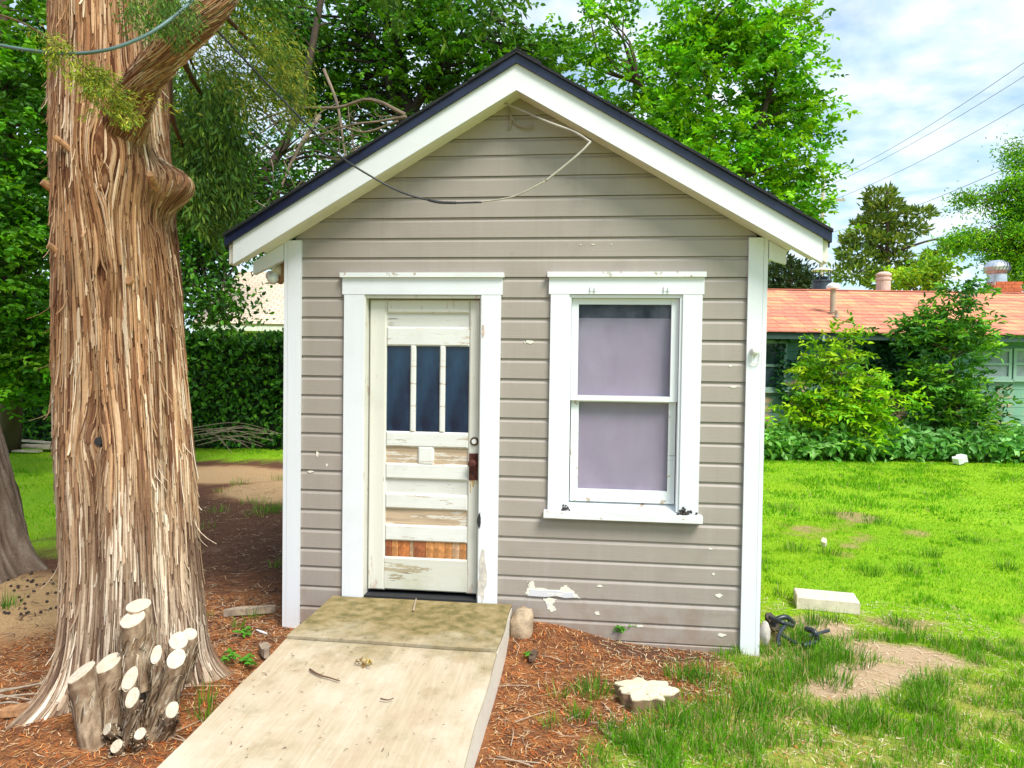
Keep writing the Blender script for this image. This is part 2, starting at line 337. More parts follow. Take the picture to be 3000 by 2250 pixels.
M_split = [plain('split_wood_%s' % k_, c_, 0.7, var=0.5, scale=30, bumps=0.5) for k_, c_ in (('orange', (0.46, 0.15, 0.04)), ('rust', (0.30, 0.09, 0.03)), ('tan', (0.50, 0.30, 0.17)), ('amber', (0.52, 0.22, 0.07)))]
M_black = plain('roof_black_edge', (0.008, 0.013, 0.045), 0.35, var=0.3, scale=5)
M_shing = plain('roof_shingle_black', (0.018, 0.019, 0.024), 0.9, var=0.4, scale=60, bumps=0.6)
M_dark = plain('dark_interior', (0.02, 0.02, 0.022), 0.9)
M_rust = plain('rusted_iron', (0.09, 0.022, 0.012), 0.75, 0.2, 0.6, 40, 0.4)
M_brass = plain('dull_brass', (0.13, 0.10, 0.06), 0.4, 0.7, 0.3, 30)
M_bulb = plain('bulb_glass_white', (0.75, 0.78, 0.70), 0.15, var=0.03, bumps=0)
M_cream = plain('cream_plastic', (0.72, 0.66, 0.50), 0.4, var=0.06)
M_porc = plain('white_porcelain', (0.8, 0.8, 0.8), 0.2, var=0.05)
M_cable = plain('black_cable', (0.03, 0.03, 0.035), 0.45, var=0.4, scale=12)
M_cablew = plain('white_cable', (0.40, 0.37, 0.31), 0.5, var=0.3, scale=10)
M_pane_d, t, b = newmat('door_pane_blue')
n_ = noise(t, coords(t, (3, 1, 1.2)), 3.0, 3); t.links.new(ramp(t, n_, [(0.3, (0.004, 0.012, 0.03)), (0.7, (0.012, 0.045, 0.09))]), b.inputs['Base Color'])
b.inputs['Roughness'].default_value = 0.14; bump(t, b, noise(t, coords(t, (4, 1, 1)), 3, 3), 0.12, 0.02)
M_glass = glass('window_glass', (0.03, 0.05, 0.08), 0.16)
M_blind, t, b = newmat('lavender_blind')
n_ = noise(t, coords(t, (2.2, 1, 0.8)), 2.0, 5); t.links.new(ramp(t, n_, [(0.3, (0.44, 0.35, 0.48)), (0.6, (0.50, 0.41, 0.54)), (0.8, (0.52, 0.48, 0.60))]), b.inputs['Base Color']); b.inputs['Roughness'].default_value = 0.8

DEPTH = 3.6
shed = thing('shed', (0, 0, 0), 'small taupe clapboard shed with white trim and black gable roof', 'shed')
SEAMS = [-0.04, 0.025, 0.151, 0.294, 0.431, 0.558, 0.694, 0.830, 0.967, 1.103, 1.233, 1.364, 1.495, 1.628, 1.759, 1.896, 2.029, 2.167, 2.302, 2.438, 2.574, 2.705, 2.840, 2.976, 3.114, 3.253, 3.363, 3.513, 3.68]
RIDGE_Z, SLOPE = 3.642, 0.588          # underside of roof deck
FRONT = -0.018
def half(z): return min(1.55, (RIDGE_Z - z) / SLOPE)
def plank(x0b, x1b, x0t, x1t, z0, z1):
    """drop-siding board: flat face, coved top; ends may slope"""
    prof = [(FRONT, 0.0), (FRONT, 0.78), (FRONT + 0.006, 0.86), (FRONT + 0.011, 0.90), (FRONT + 0.011, 1.0), (0.012, 1.0), (0.012, 0.0)]
    V = []
    for e in (0, 1):
        for y, q in prof:
            xb, xt = (x0b, x0t) if e == 0 else (x1b, x1t); V.append((xb + (xt - xb) * q, y, z0 + (z1 - z0) * q))
    n = len(prof); F = [tuple(range(n)), tuple(range(2 * n - 1, n - 1, -1))] + [((i + 1) % n, i, i + n, (i + 1) % n + n) for i in range(n)]
    return V, F
rnd = random.Random(3)
for z0, z1 in zip(SEAMS[:-1], SEAMS[1:]):
    ivs = [(-1.55, 1.55)]
    cuts = []
    if z1 > 0.245 and z0 < 2.40: cuts.append((-1.14, -0.155))
    if z1 > 0.86 and z0 < 2.40: cuts.append((0.28, 1.16))
    for a_, b_ in cuts:
        nv = []
        for p, q in ivs:
            if a_ > p and b_ < q: nv += [(p, a_), (b_, q)]
            else: nv.append((p, q))
        ivs = nv
    for p, q in ivs:
        hb, ht = half(z0), half(z1)
        x0b, x1b, x0t, x1t = max(p, -hb), min(q, hb), max(p, -ht), min(q, ht)
        if x1b - x0b < 0.02: continue
        if x1t <= x0t: x0t = x1t = 0.5 * (x0t + x1t)
        V, F = plank(x0b, x1b, x0t, x1t, z0 + rnd.uniform(0.0015, 0.004), z1)
        V = [(x, y - rnd.uniform(0, 0.0015), z) for x, y, z in V]
        obj('siding_board', V, F, M_side, shed, loc=((x0b + x1b) / 2 + rnd.uniform(-0.2, 0.2), 0, z0))
# inner sheathing, side and back walls (boards on each side too)
m = MB(); m.box(-1.59, -1.14, 0.0125, 0.03, 0, 2.7); m.box(-0.155, 0.28, 0.0125, 0.03, 0, 2.7); m.box(1.16, 1.59, 0.0125, 0.03, 0, 2.7); m.box(0.28, 1.16, 0.0125, 0.03, 0, 0.84)
m.prism_xz([(-1.59, 2.7), (1.59, 2.7), (0, 3.66)], 0.0125, 0.03); m.box(-1.14, -0.155, 0.0125, 0.03, 2.45, 2.7); m.box(0.28, 1.16, 0.0125, 0.03, 2.45, 2.7); m.box(-1.14, -0.155, 0.0125, 0.03, 0, 0.2)
m.build('sheathing', M_dark, shed)
for sx in (-1, 1):
    for z0, z1 in zip(SEAMS[:20], SEAMS[1:21]):
        m = MB(); x0, x1 = sorted((sx * 1.585, sx * 1.612)); m.box(x0, x1, 0.09, DEPTH - 0.09, z0 + 0.002, z1 - 0.006); m.build('siding_board', M_side, shed, loc=(sx * 1.6, 1.8, z0))
    m = MB(); x0, x1 = sorted((sx * 1.56, sx * 1.584)); m.box(x0, x1, 0.03, DEPTH, 0, 2.7); m.build('side_wall', M_dark, shed)
m = MB(); m.prism_xz([(-1.61, 0), (1.61, 0), (1.61, 2.69), (0, 3.655), (-1.61, 2.69)], DEPTH, DEPTH + 0.03); m.build('back_wall', M_side, shed)
m = MB(); m.box(-1.55, 1.55, 0.04, DEPTH - 0.01, 0.10, 0.16); m.build('floor_deck', M_dark, shed)
# corner boards
for sx in (-1, 1):
    m = MB(); x0, x1 = sorted((sx * 1.497, sx * 1.590)); m.box(x0, x1, -0.043, FRONT - 0.002, -0.03, 2.69)
    m.build('corner_board', M_trim, shed)
    m = MB(); x0, x1 = sorted((sx * 1.592, sx * 1.618)); m.box(x0, x1, -0.041, 0.085, -0.035, 2.70)
    m.build('corner_board', M_trim, shed)
# roof: deck slabs, courses, barge boards, black edging, soffit, rafters
OV = -0.22
EX, EXM = 1.935, 1.755
def slope_pt(x, off): return (x, RIDGE_Z - SLOPE * abs(x) + off)
for sx in (-1, 1):
    for ex_, ya, yb in ((EX, OV + 0.022, -0.10), (EXM, -0.0995, DEPTH + 0.3)):
        P = [slope_pt(0, 0.0), slope_pt(sx * ex_, 0.0), slope_pt(sx * ex_, 0.16), slope_pt(0, 0.16)]
        if sx > 0: P = P[::-1]
        m = MB(); m.prism_xz(P[::-1], ya, yb); roof = m.build('roof_deck', M_soffit, shed)
    nC = 12
    for i in range(-1, nC):
        xa, xb = (EXM * (1 - i / nC) + 0.012, max(EXM * (1 - (i + 1.25) / nC), 0.0)) if i >= 0 else (EX + 0.012, EXM - 0.04)
        P = [slope_pt(sx * xa, 0.186), slope_pt(sx * xa, 0.204 + 0.003 * rnd.random()), slope_pt(sx * xb, 0.197), slope_pt(sx * xb, 0.184)]
        if sx < 0: P = P[::-1]
        m = MB(); m.prism_xz(P, OV - 0.035 - 0.008 * rnd.random(), DEPTH + 0.33 if i >= 0 else -0.095); m.build('shingle_course', M_shing, shed, loc=(sx * xa, 0, P[0][1]))
    # barge board
    P = [(0, 3.771), (0, 3.605), (sx * 1.898, 2.502), (sx * 1.898, 2.664)]
    if sx < 0: P = P[::-1]
    m = MB(); m.prism_xz(P, OV, OV + 0.02); m.build('barge_board', M_barge, shed)
    # black edging board, in two lengths on the right
    for (xa, xb) in (((0, 0.66), (0.662, 1.945)) if sx > 0 else ((0, 1.945),)):
        zt = lambda x: 3.835 - 0.588 * x
        zb = lambda x: 3.771 - 0.5833 * x - 0.001
        P = [(sx * xa, zt(xa)), (sx * xa, zb(xa)), (sx * xb, zb(xb) - (0.012 if xb > 1 else 0)), (sx * xb, zt(xb))]
        if sx < 0: P = P[::-1]
        m = MB(); m.prism_xz(P, OV - 0.022, OV + 0.0205); m.build('roof_edging', M_black, shed)
    for ex_, zl, ya, yb in ((1.936, 2.60, OV + 0.022, -0.10), (1.7555, 2.70, -0.098, DEPTH + 0.3)):
        P = [(sx * ex_, zl + 0.09), (sx * ex_, zl), (sx * (ex_ + 0.01), zl), (sx * (ex_ + 0.01), zl + 0.09)]
        if sx < 0: P = P[::-1]
        m = MB(); m.prism_xz(P, ya, yb); m.build('eave_edging', M_black, shed)
    # soffit boards running up the slope, under the deck
    for k in range(2):
        ya = OV + 0.024 + k * 0.09
        P = [slope_pt(0.0, -0.016), slope_pt(sx * (1.86, 1.74)[k], -0.016), slope_pt(sx * (1.86, 1.74)[k], -0.002), slope_pt(0.0, -0.002)]
        if sx > 0: P = P[::-1]
        m = MB(); m.prism_xz(P[::-1], ya, ya + 0.087 - 0.002 * k); m.build('soffit_board', M_soffit, shed)
    for k, y0 in enumerate((-0.045, 0.75, 1.5, 2.25, 3.0, DEPTH)):
        xe = (1.84 if sx < 0 else 1.73) if k == 0 else 1.745
        P = [slope_pt(sx * 1.622, -0.019), slope_pt(sx * 1.622, -0.135), slope_pt(sx * xe, -0.105), slope_pt(sx * xe, -0.019)]
        if sx < 0: P = P[::-1]
        m = MB(); m.prism_xz(P, y0, y0 + 0.042); m.build('rafter_tail', M_trimh if k == 0 else M_soffit, shed)
m = MB()
m.prism_xz([(-0.16, 3.754), (0, 3.849), (0.16, 3.754), (0.16, 3.763), (0, 3.858), (-0.16, 3.763)], OV - 0.03, DEPTH + 0.33); m.build('ridge_cap', M_shing, shed)

# door casing and door
m = MB(); m.box(-1.200, -0.095, -0.045, FRONT - 0.002, 2.320, 2.434); m.build('door_head_casing', M_trimh, shed)
m = MB(); m.box(-1.212, -0.085, -0.066, FRONT - 0.002, 2.435, 2.466); m.build('door_cap', M_worn, shed)
m = MB(); m.box(-1.187, -1.045, -0.043, FRONT - 0.002, 0.232, 2.319); m.build('door_casing', M_trim, shed)
m = MB(); m.box(-0.236, -0.104, -0.043, FRONT - 0.002, 0.222, 2.319); m.build('door_casing', M_trim, shed)
m = MB(); m.box(-1.055, -1.036, -0.035, 0.09, 0.235, 2.318); m.build('door_jamb', M_door, shed)
m = MB(); m.box(-0.245, -0.226, -0.030, 0.09, 0.235, 2.318); m.build('door_jamb', M_door, shed)
m = MB(); m.box(-1.035, -0.246, -0.030, 0.09, 2.298, 2.317); m.build('door_jamb', M_door, shed)
m = MB(); m.box(-1.035, -0.246, -0.028, 0.09, 0.222, 0.246); m.build('threshold', M_dark, shed)
door = obj('door', *(lambda mm: (np.array(mm.v), mm.f))(MB().box(-1.030, -0.250, 0.062, 0.072, 0.268, 2.294)), M_door, shed); door['label'] = 'weathered cream door with three blue panes'
YD = 0.030
def rail(x0, x1, z0, z1, mat, name='rail', y0=YD, ch=0.010):
    """raised rail with chamfered edges facing the camera"""
    V = [(x0, 0.061, z0), (x1, 0.061, z0), (x1, 0.061, z1), (x0, 0.061, z1), (x0, y0 + ch, z0), (x1, y0 + ch, z0), (x1, y0 + ch, z1), (x0, y0 + ch, z1),
         (x0 + ch, y0, z0 + ch), (x1 - ch, y0, z0 + ch), (x1 - ch, y0, z1 - ch), (x0 + ch, y0, z1 - ch)]
    F = [(8, 9, 10, 11)] + [(4 + i, 4 + (i + 1) % 4, 8 + (i + 1) % 4, 8 + i) for i in range(4)] + [(i, (i + 1) % 4, 4 + (i + 1) % 4, 4 + i) for i in range(4)]
    return obj(name, V, F, mat, door, loc=((x0 + x1) / 2, 0, z0 * 1.7))
rail(-1.029, -0.909, 0.270, 2.293, M_door, 'stile'); rail(-0.328, -0.251, 0.270, 2.293, M_door, 'stile')
rail(-0.908, -0.329, 2.200, 2.293, M_door); rail(-0.908, -0.329, 1.974, 2.104, M_rail)
rail(-0.908, -0.329, 1.275, 1.382, M_rail); rail(-0.908, -0.329, 1.052, 1.160, M_rail); rail(-0.908, -0.329, 0.845, 0.950, M_rail)
rail(-0.908, -0.329, 0.620, 0.732, M_rail); rail(-0.918, -0.320, 0.275, 0.505, M_foot)
for xa, xb in ((-0.738, -0.700), (-0.532, -0.494)): rail(xa, xb, 1.376, 1.980, M_rail, 'muntin', ch=0.008)
rail(-0.682, -0.566, 1.150, 1.284, M_rail, 'mullion', ch=0.014)
def panel(x0, x1, z0, z1, mat, name='panel', y=0.050):
    m = MB(); m.box(x0, x1, y, 0.0612, z0, z1); return m.build(name, mat, door, loc=(x0, 0, z0 * 2.3))
panel(-0.912, -0.325, 2.098, 2.206, M_crack)
for xa, xb in ((-0.910, -0.737), (-0.701, -0.531), (-0.495, -0.327)): panel(xa, xb, 1.378, 1.978, M_pane_d, 'pane', 0.054)
panel(-0.912, -0.68, 1.155, 1.28, M_bare); panel(-0.568, -0.325, 1.155, 1.28, M_bare)
panel(-0.912, -0.325, 0.945, 1.056, M_crack); panel(-0.912, -0.325, 0.728, 0.849, M_bare)
x = -0.905; 
while x < -0.335:
    wd = min(rnd.uniform(0.03, 0.085), -0.332 - x); panel(x, x + wd - 0.003, 0.500, 0.625, rnd.choice(M_split), 'splint', 0.048 + rnd.uniform(-0.004, 0.004)); x += wd
m = MB(); m.lathe([(0.030, 0), (0.030, 0.006), (0.024, 0.011)], (-0.283, YD, 1.326), 20, (0, -1, 0)); dbo = m.build('deadbolt', M_brass, door, smooth=False)
m = MB(); m.lathe([(0.017, 0), (0.017, 0.008), (0.015, 0.010)], (-0.283, YD - 0.010, 1.326), 18, (0, -1, 0)); m.build('lock_cylinder', M_porc, door)
m = MB(); m.box(-0.318, -0.254, YD - 0.006, YD + 0.001, 1.060, 1.243); pl = m.build('lock_plate', M_rust, door)
m = MB(); m.lathe([(0.010, 0), (0.010, 0.025), (0.020, 0.030), (0.029, 0.042), (0.027, 0.055), (0.014, 0.062)], (-0.290, YD - 0.005, 1.178), 18, (0, -1, 0)); m.build('knob', M_rust, door, smooth=True)
M_stain = plain('rust_stain', (0.50, 0.36, 0.16), 0.7, var=0.25, scale=40)
for xs_, zs_, hw_ in ((-0.307, 0.97, 0.006), (-0.288, 1.01, 0.012), (-0.262, 1.03, 0.006)):
    m = MB(); m.prism_xz([(xs_ - hw_, 1.059), (xs_ - hw_ * 0.4, zs_), (xs_ + hw_ * 0.4, zs_), (xs_ + hw_, 1.059)], YD - 0.0012, YD + 0.001); m.build('rust_streak', M_stain, door)
m = MB(); m.box(-0.292, -0.284, YD - 0.0075, YD - 0.005, 1.098, 1.118); m.build('keyhole', M_dark, door)
# rotten spots on the right casing
def blob_poly(cx, cz, rx, rz, n=16, seed=0, rough=0.35):
    r = random.Random(seed); return [(cx + rx * math.cos(a) * (1 + rough * (r.random() - 0.5) * 2), cz + rz * math.sin(a) * (1 + rough * (r.random() - 0.5) * 2)) for a in [2 * math.pi * i / n for i in range(n)]]
m = MB(); m.prism_xz(blob_poly(-0.232, 0.80, 0.013, 0.055, seed=4)[::1], -0.0455, -0.042); m.build('rot_hole', M_dark, shed)
m = MB(); m.prism_xz(blob_poly(-0.205, 0.42, 0.028, 0.16, seed=6), -0.0445, -0.042); m.build('bare_patch', plain('bare_grey_wood', (0.55, 0.50, 0.45), 0.8, var=0.25, scale=25), shed)
m = MB(); m.prism_xz(blob_poly(-0.222, 2.08, 0.012, 0.042, seed=8), -0.0455, -0.042); m.build('bare_patch', plain('bare_pinkish_wood', (0.55, 0.42, 0.36), 0.8, var=0.3, scale=60), shed)
# paint peel under the window
M_peel = painted('old_white_paint', (0.76, 0.73, 0.62), (0.66, 0.66, 0.70), wear=0.78, grain=(2, 8, 50), patch=12, dirt_amt=0.2)
M_peelw = painted('bared_weathered_wood', (0.62, 0.62, 0.66), (0.75, 0.74, 0.72), wear=0.75, grain=(2, 8, 70), patch=9, cracks=0.3)
r2 = random.Random(5)
def jag(pts, amp=0.012, sub=5):
    o = []
    for i in range(len(pts)):
        a_, b_ = pts[i], pts[(i + 1) % len(pts)]
        for k in range(sub):
            t_ = k / sub; o.append((a_[0] + (b_[0] - a_[0]) * t_ + r2.uniform(-amp, amp), a_[1] + (b_[1] - a_[1]) * t_ + r2.uniform(-amp, amp)))
    return o
m = MB(); m.prism_xz(jag([(0.085, 0.302), (0.45, 0.302), (0.41, 0.345), (0.36, 0.375), (0.31, 0.348), (0.15, 0.352), (0.135, 0.392), (0.10, 0.385), (0.11, 0.35)], 0.008), FRONT - 0.004, FRONT + 0.001); m.build('peeled_paint', M_peel, shed)
m = MB(); m.prism_xz(jag([(0.10, 0.300), (0.42, 0.300), (0.405, 0.335), (0.12, 0.338)], 0.006), FRONT - 0.0065, FRONT + 0.001); m.build('bare_wood', M_peelw, shed)
m = MB(); m.prism_xz(jag([(0.205, 0.285), (0.30, 0.285), (0.27, 0.245), (0.30, 0.205), (0.26, 0.19), (0.235, 0.215), (0.225, 0.25)], 0.006), FRONT - 0.004, FRONT + 0.001); m.build('peeled_paint', M_peel, shed)
for cx_, cz_, rx_, rz_ in ((0.57, 0.202, 0.018, 0.012), (0.585, 0.385, 0.02, 0.006), (-1.38, 1.215, 0.01, 0.018), (-1.31, 1.14, 0.006, 0.010), (-1.43, 1.09, 0.02, 0.007), (0.09, 2.008, 0.030, 0.010), (0.06, 2.006, 0.008, 0.008), (0.5, 2.655, 0.012, 0.004), (0.42, 2.655, 0.006, 0.003), (0.62, 2.655, 0.008, 0.003), (1.42, 1.73, 0.02, 0.006), (1.40, 1.865, 0.012, 0.006), (1.36, 0.36, 0.02, 0.012), (1.32, 0.50, 0.010, 0.008), (1.38, 0.10, 0.03, 0.010), (1.30, 0.665, 0.012, 0.006), (0.85, 0.13, 0.02, 0.008)):
    m = MB(); m.prism_xz(blob_poly(cx_, cz_, rx_, rz_, 9, int(cx_ * 1000)), FRONT - 0.004, FRONT + 0.004); m.build('paint_chip', M_peel, shed)

# window
m = MB(); m.box(0.216, 1.223, -0.045, FRONT - 0.002, 2.326, 2.436); m.build('window_head_casing', M_trimh, shed)
m = MB(); m.box(0.206, 1.232, -0.066, FRONT - 0.002, 2.437, 2.470); m.build('window_cap', M_worn, shed)
m = MB(); m.box(0.229, 0.352, -0.043, FRONT - 0.002, 0.889, 2.325); m.build('window_casing', M_trim, shed)
m = MB(); m.box(1.090, 1.213, -0.043, FRONT - 0.002, 0.889, 2.325); m.build('window_casing', M_trim, shed)
m = MB(); m.box(0.205, 1.236, -0.088, FRONT - 0.001, 0.842, 0.888); m.build('window_sill', M_worn, shed)
win = thing('window', (0.72, 0.05, 0.9), None, None); win.parent = shed; win.location = (0.72, 0.05, 0.9)
win['label'] = 'double hung sash window with lavender blind behind the glass'
for nm, bx in (('jamb', (0.345, 0.366, -0.03, 0.12, 0.90, 2.324)), ('jamb', (1.072, 1.095, -0.03, 0.12, 0.90, 2.324)), ('jamb', (0.367, 1.071, -0.03, 0.12, 2.304, 2.323))):
    m = MB(); m.box(*bx); m.build(nm, M_worn if nm == 'sill' else M_trim, win)
m = MB(); m.add([(0.353, -0.030, 0.890), (1.089, -0.030, 0.890), (1.089, 0.10, 0.945), (0.353, 0.10, 0.945), (0.353, -0.03, 0.84), (1.089, -0.03, 0.84), (1.089, 0.1, 0.84), (0.353, 0.1, 0.84)], [(0, 1, 2, 3), (4, 7, 6, 5), (0, 4, 5, 1), (1, 5, 6, 2), (2, 6, 7, 3), (3, 7, 4, 0)]); m.build('inner_sill', M_worn, win)
def sash(name, x0, x1, z0, z1, gx0, gx1, gz0, gz1, y0, y1, mats):
    for nm, bx, mt in (('stile', (x0, gx0, y0, y1, z0, z1), mats[0]), ('stile', (gx1, x1, y0, y1, z0, z1), mats[0]), ('rail', (gx0 + .0005, gx1 - .0005, y0 + .001, y1, gz1, z1), mats[1]), ('rail', (gx0 + .0005, gx1 - .0005, y0 + .001, y1, z0, gz0), mats[2])):
        m = MB(); m.box(*bx); m.build(name + '_' + nm, mt, win)
    m = MB(); m.box(gx0 + .001, gx1 - .001, y1 - 0.018, y1 - 0.013, gz0 + .001, gz1 - .001); m.build('pane', M_glass, win)
sash('upper_sash', 0.368, 1.070, 1.622, 2.302, 0.414, 1.022, 1.656, 2.263, 0.004, 0.038, (M_trim, M_trimh, M_worn))
sash('lower_sash', 0.372, 1.066, 0.940, 1.640, 0.424, 1.020, 1.022, 1.612, 0.042, 0.076, (M_worn, M_trimh, M_worn))
m = MB(); m.box(0.372, 1.066, 0.080, 0.083, 0.95, 2.176); m.build('blind', M_blind, win)
m = MB(); m.box(0.30, 1.14, 0.30, 0.31, 0.85, 2.35); m.build('dark_room', M_dark, win)
for hx in (0.51, 0.985):
    m = MB(); m.box(hx - 0.022, hx + 0.022, -0.0475, -0.0445, 2.345, 2.372); m.box(hx - 0.022, hx - 0.017, -0.056, -0.0476, 2.342, 2.376); m.box(hx + 0.006, hx + 0.012, -0.058, -0.0476, 2.342, 2.372); m.build('hanger_bracket', M_trim, shed)
rs = random.Random(9)
m = MB()
for k in range(26):
    cx_, cz_ = 1.13 + rs.gauss(0, 0.022), 0.892 + abs(rs.gauss(0, 0.018)); m.lathe([(0.002, -0.008), (0.008, -0.004), (0.008, 0.004), (0.002, 0.008)], (cx_, -0.052 + rs.gauss(0, .006), cz_), 6)
for k in range(14):
    cx_, cz_ = 0.345 + rs.gauss(0, 0.018), 0.892 + abs(rs.gauss(0, 0.012)); m.lathe([(0.002, -0.006), (0.007, -0.003), (0.007, 0.003), (0.002, 0.006)], (cx_, -0.050 + rs.gauss(0, .006), cz_), 6)
tag(m.build('sill_debris', plain('dark_debris', (0.05, 0.04, 0.035), 0.9), shed), kind='stuff')
# porcelain insulator and hook on the right corner board
m = MB(); m.lathe([(0.010, 0), (0.028, 0.004), (0.028, 0.020), (0.018, 0.026), (0.024, 0.034), (0.018, 0.044), (0.006, 0.046)], (1.545, -0.043, 1.962), 16, (0, -1, 0)); ins = m.build('insulator', M_porc, shed, smooth=True)
m = MB(); m.tube(smooth_path([(1.545, -0.075, 1.962), (1.53, -0.072, 1.935), (1.528, -0.06, 1.890), (1.575, -0.06, 1.892), (1.578, -0.05, 1.945), (1.586, -0.044, 1.955)], 20), 0.0035, 6); m.build('hook', M_porc, shed)
# twin lamp under the left eave
lamp = thing('flood_lamp', (-1.63, 0.16, 2.42), 'twin bulb outdoor lamp fixture under the left eave of the shed', 'lamp')
LS, LB = PY(607, 572, 0.10), PY(588, 606, 0.04); ax_ = (LB - LS) / np.linalg.norm(LB - LS)
m = MB(); m.box(-1.690, -1.6125, 0.06, 0.20, 2.42, 2.60); m.build('mount_board', plain('orange_wood_block', (0.42, 0.24, 0.10), 0.7, var=0.3), lamp)
m = MB(); m.lathe([(0.030, 0), (0.038, 0.012), (0.038, 0.078), (0.033, 0.080)], LS, 16, ax_); m.build('socket', M_cream, lamp, smooth=True)
m = MB(); m.lathe([(0.016, 0.06), (0.024, 0.085), (0.036, 0.112), (0.038, 0.130), (0.030, 0.152), (0.010, 0.163)], LS, 16, ax_); m.build('bulb', M_bulb, lamp, smooth=True)
LS2, LB2 = PY(612, 606, 0.16), PY(580, 594, 0.14); ax_ = (LB2 - LS2) / np.linalg.norm(LB2 - LS2)
m = MB(); m.lathe([(0.028, 0), (0.034, 0.012), (0.034, 0.05), (0.030, 0.052)], LS2, 16, ax_); m.build('socket', plain('orange_socket', (0.45, 0.25, 0.10), 0.5), lamp, smooth=True)
m = MB(); m.lathe([(0.016, 0.04), (0.022, 0.06), (0.034, 0.082), (0.036, 0.10), (0.028, 0.12), (0.010, 0.13)], LS2, 16, ax_); m.build('bulb', M_cream, lamp, smooth=True)
# loose wire stubs at the gable peak
m = MB(); m.tube(smooth_path([(-0.07, -0.03, 3.55), (-0.055, -0.035, 3.50), (-0.06, -0.03, 3.44), (-0.075, -0.03, 3.42)], 14), 0.008, 6); m.tube(smooth_path([(-0.055, -0.035, 3.51), (-0.02, -0.04, 3.45), (0.05, -0.05, 3.425), (0.10, -0.05, 3.432)], 14), 0.007, 6); m.build('wire_stub', plain('taupe_painted_wire', (0.30, 0.25, 0.21), 0.6), shed)

# ------------------------------------------------------------------ plywood ramp
M_ply, t, b = newmat('weathered_plywood')
v = coords(t); gv = coords(t, (60, 5, 1)); g = noise(t, gv, 1.0, 6, 0.6); bigp = noise(t, coords(t, (1.3, 0.8, 1)), 1.6, 6, 0.62)
c_ = ramp(t, g, [(0.28, (0.42, 0.33, 0.22)), (0.5, (0.47, 0.375, 0.255)), (0.72, (0.52, 0.43, 0.31))])
c_ = mixc(t, ramp(t, bigp, [(0.42, 0.0), (0.62, 0.7)]), c_, (0.60, 0.54, 0.43)); c_ = mixc(t, ramp(t, noise(t, v, 5.5, 7, 0.7), [(0.5, 0.0), (0.72, 0.5)]), c_, (0.40, 0.27, 0.17))
sx_ = t.nodes.new('ShaderNodeSeparateXYZ'); t.links.new(coords(t), sx_.inputs[0])
ya_ = t.nodes.new('ShaderNodeMapRange'); ya_.inputs[1].default_value = -1.15; ya_.inputs[2].default_value = -0.25; t.links.new(sx_.outputs[1], ya_.inputs[0])
st_ = noise(t, v, 3.2, 8, 0.68); mu = t.nodes.new('ShaderNodeMath'); mu.operation = 'MULTIPLY_ADD'; mu.inputs[1].default_value = 0.62; t.links.new(ya_.outputs[0], mu.inputs[0]); t.links.new(st_, mu.inputs[2])
c_ = mixc(t, ramp(t, mu.outputs[0], [(0.55, 0.0), (0.88, 0.95)]), c_, ramp(t, noise(t, v, 14, 5), [(0.35, (0.12, 0.10, 0.022)), (0.55, (0.25, 0.185, 0.07)), (0.8, (0.34, 0.28, 0.15))]))
c_ = mixc(t, ramp(t, noise(t, v, 45, 3, 0.8), [(0.71, 0.0), (0.75, 0.7)]), c_, (0.13, 0.09, 0.05))
t.links.new(c_, b.inputs['Base Color']); b.inputs['Roughness'].default_value = 0.85; bump(t, b, g, 0.25, 0.004)
M_plyedge = painted('ramp_side_paint', (0.70, 0.66, 0.58), (0.48, 0.40, 0.30), wear=0.82, grain=(2, 2, 40), patch=10)
def ramp_z(y): return 0.243 + 0.046 * min(y + 0.8, 0) + 0.004 * (y + 0.05) + (0.030 * (y + 0.8) * 0 if y < -0.8 else 0)
rampo = thing('plywood_ramp', (-0.62, -1.4, 0), 'weathered tan plywood ramp leading up to the shed door', 'ramp')
def sheet(y0, y1, zoff, xl, xr):
    ys = np.linspace(y0, y1, 14); xs = np.linspace(xl, xr, 16); V = []
    for s_ in (0, -0.018):
        for y in ys:
            for x in xs: V.append((x + 0.004 * math.sin(9 * y + x), y + 0.004 * math.sin(7 * x), ramp_z(y) + zoff + s_ + 0.006 * math.sin(2.1 * x + 1.4 * y)))
    a, n = len(xs), len(xs) * len(ys); F = []
    for j in range(len(ys) - 1):
        for i in range(a - 1):
            q = j * a + i; F += [(q, q + a, q + a + 1, q + 1)] if y1 < y0 else [(q, q + 1, q + a + 1, q + a)]; F.append((n + q, n + q + a, n + q + a + 1, n + q + 1))
    for i in range(a - 1):
        F.append((i, i + 1, n + i + 1, n + i)); q = (len(ys) - 1) * a + i; F.append((q, n + q, n + q + 1, q + 1))
    for j in range(len(ys) - 1):
        q = j * a; F.append((q, q + a, n + q + a, n + q)); q += a - 1; F.append((q, n + q, n + q + a, q + a))
    return obj('plywood_sheet', V, F, M_ply, rampo, loc=(0, 0, 0))
sheet(-0.048, -0.800, 0.000, -1.245, 0.000); sheet(-0.824, -3.2, -0.009, -1.240, 0.004)
for xx in (-1.225, -0.62, -0.036):
    pts = []
    m = MB(); ys = np.linspace(-0.06, -3.18, 12)
    P = [(y, ramp_z(y) - 0.024) for y in ys]; V = [(xx, y, z) for y, z in P] + [(xx, y, -0.03) for y, z in P] + [(xx + 0.036, y, z) for y, z in P] + [(xx + 0.036, y, -0.03) for y, z in P]
    n = 12; F = []
    for i in range(n - 1): F += [(i, i + 1, n + i + 1, n + i), (2 * n + i, 3 * n + i, 3 * n + i + 1, 2 * n + i + 1), (i, 2 * n + i, 2 * n + i + 1, i + 1)]
    F += [(0, n, 3 * n, 2 * n), (n - 1, 3 * n - 1, 4 * n - 1, 2 * n - 1)]
    obj('stringer', V, F, M_plyedge, rampo)

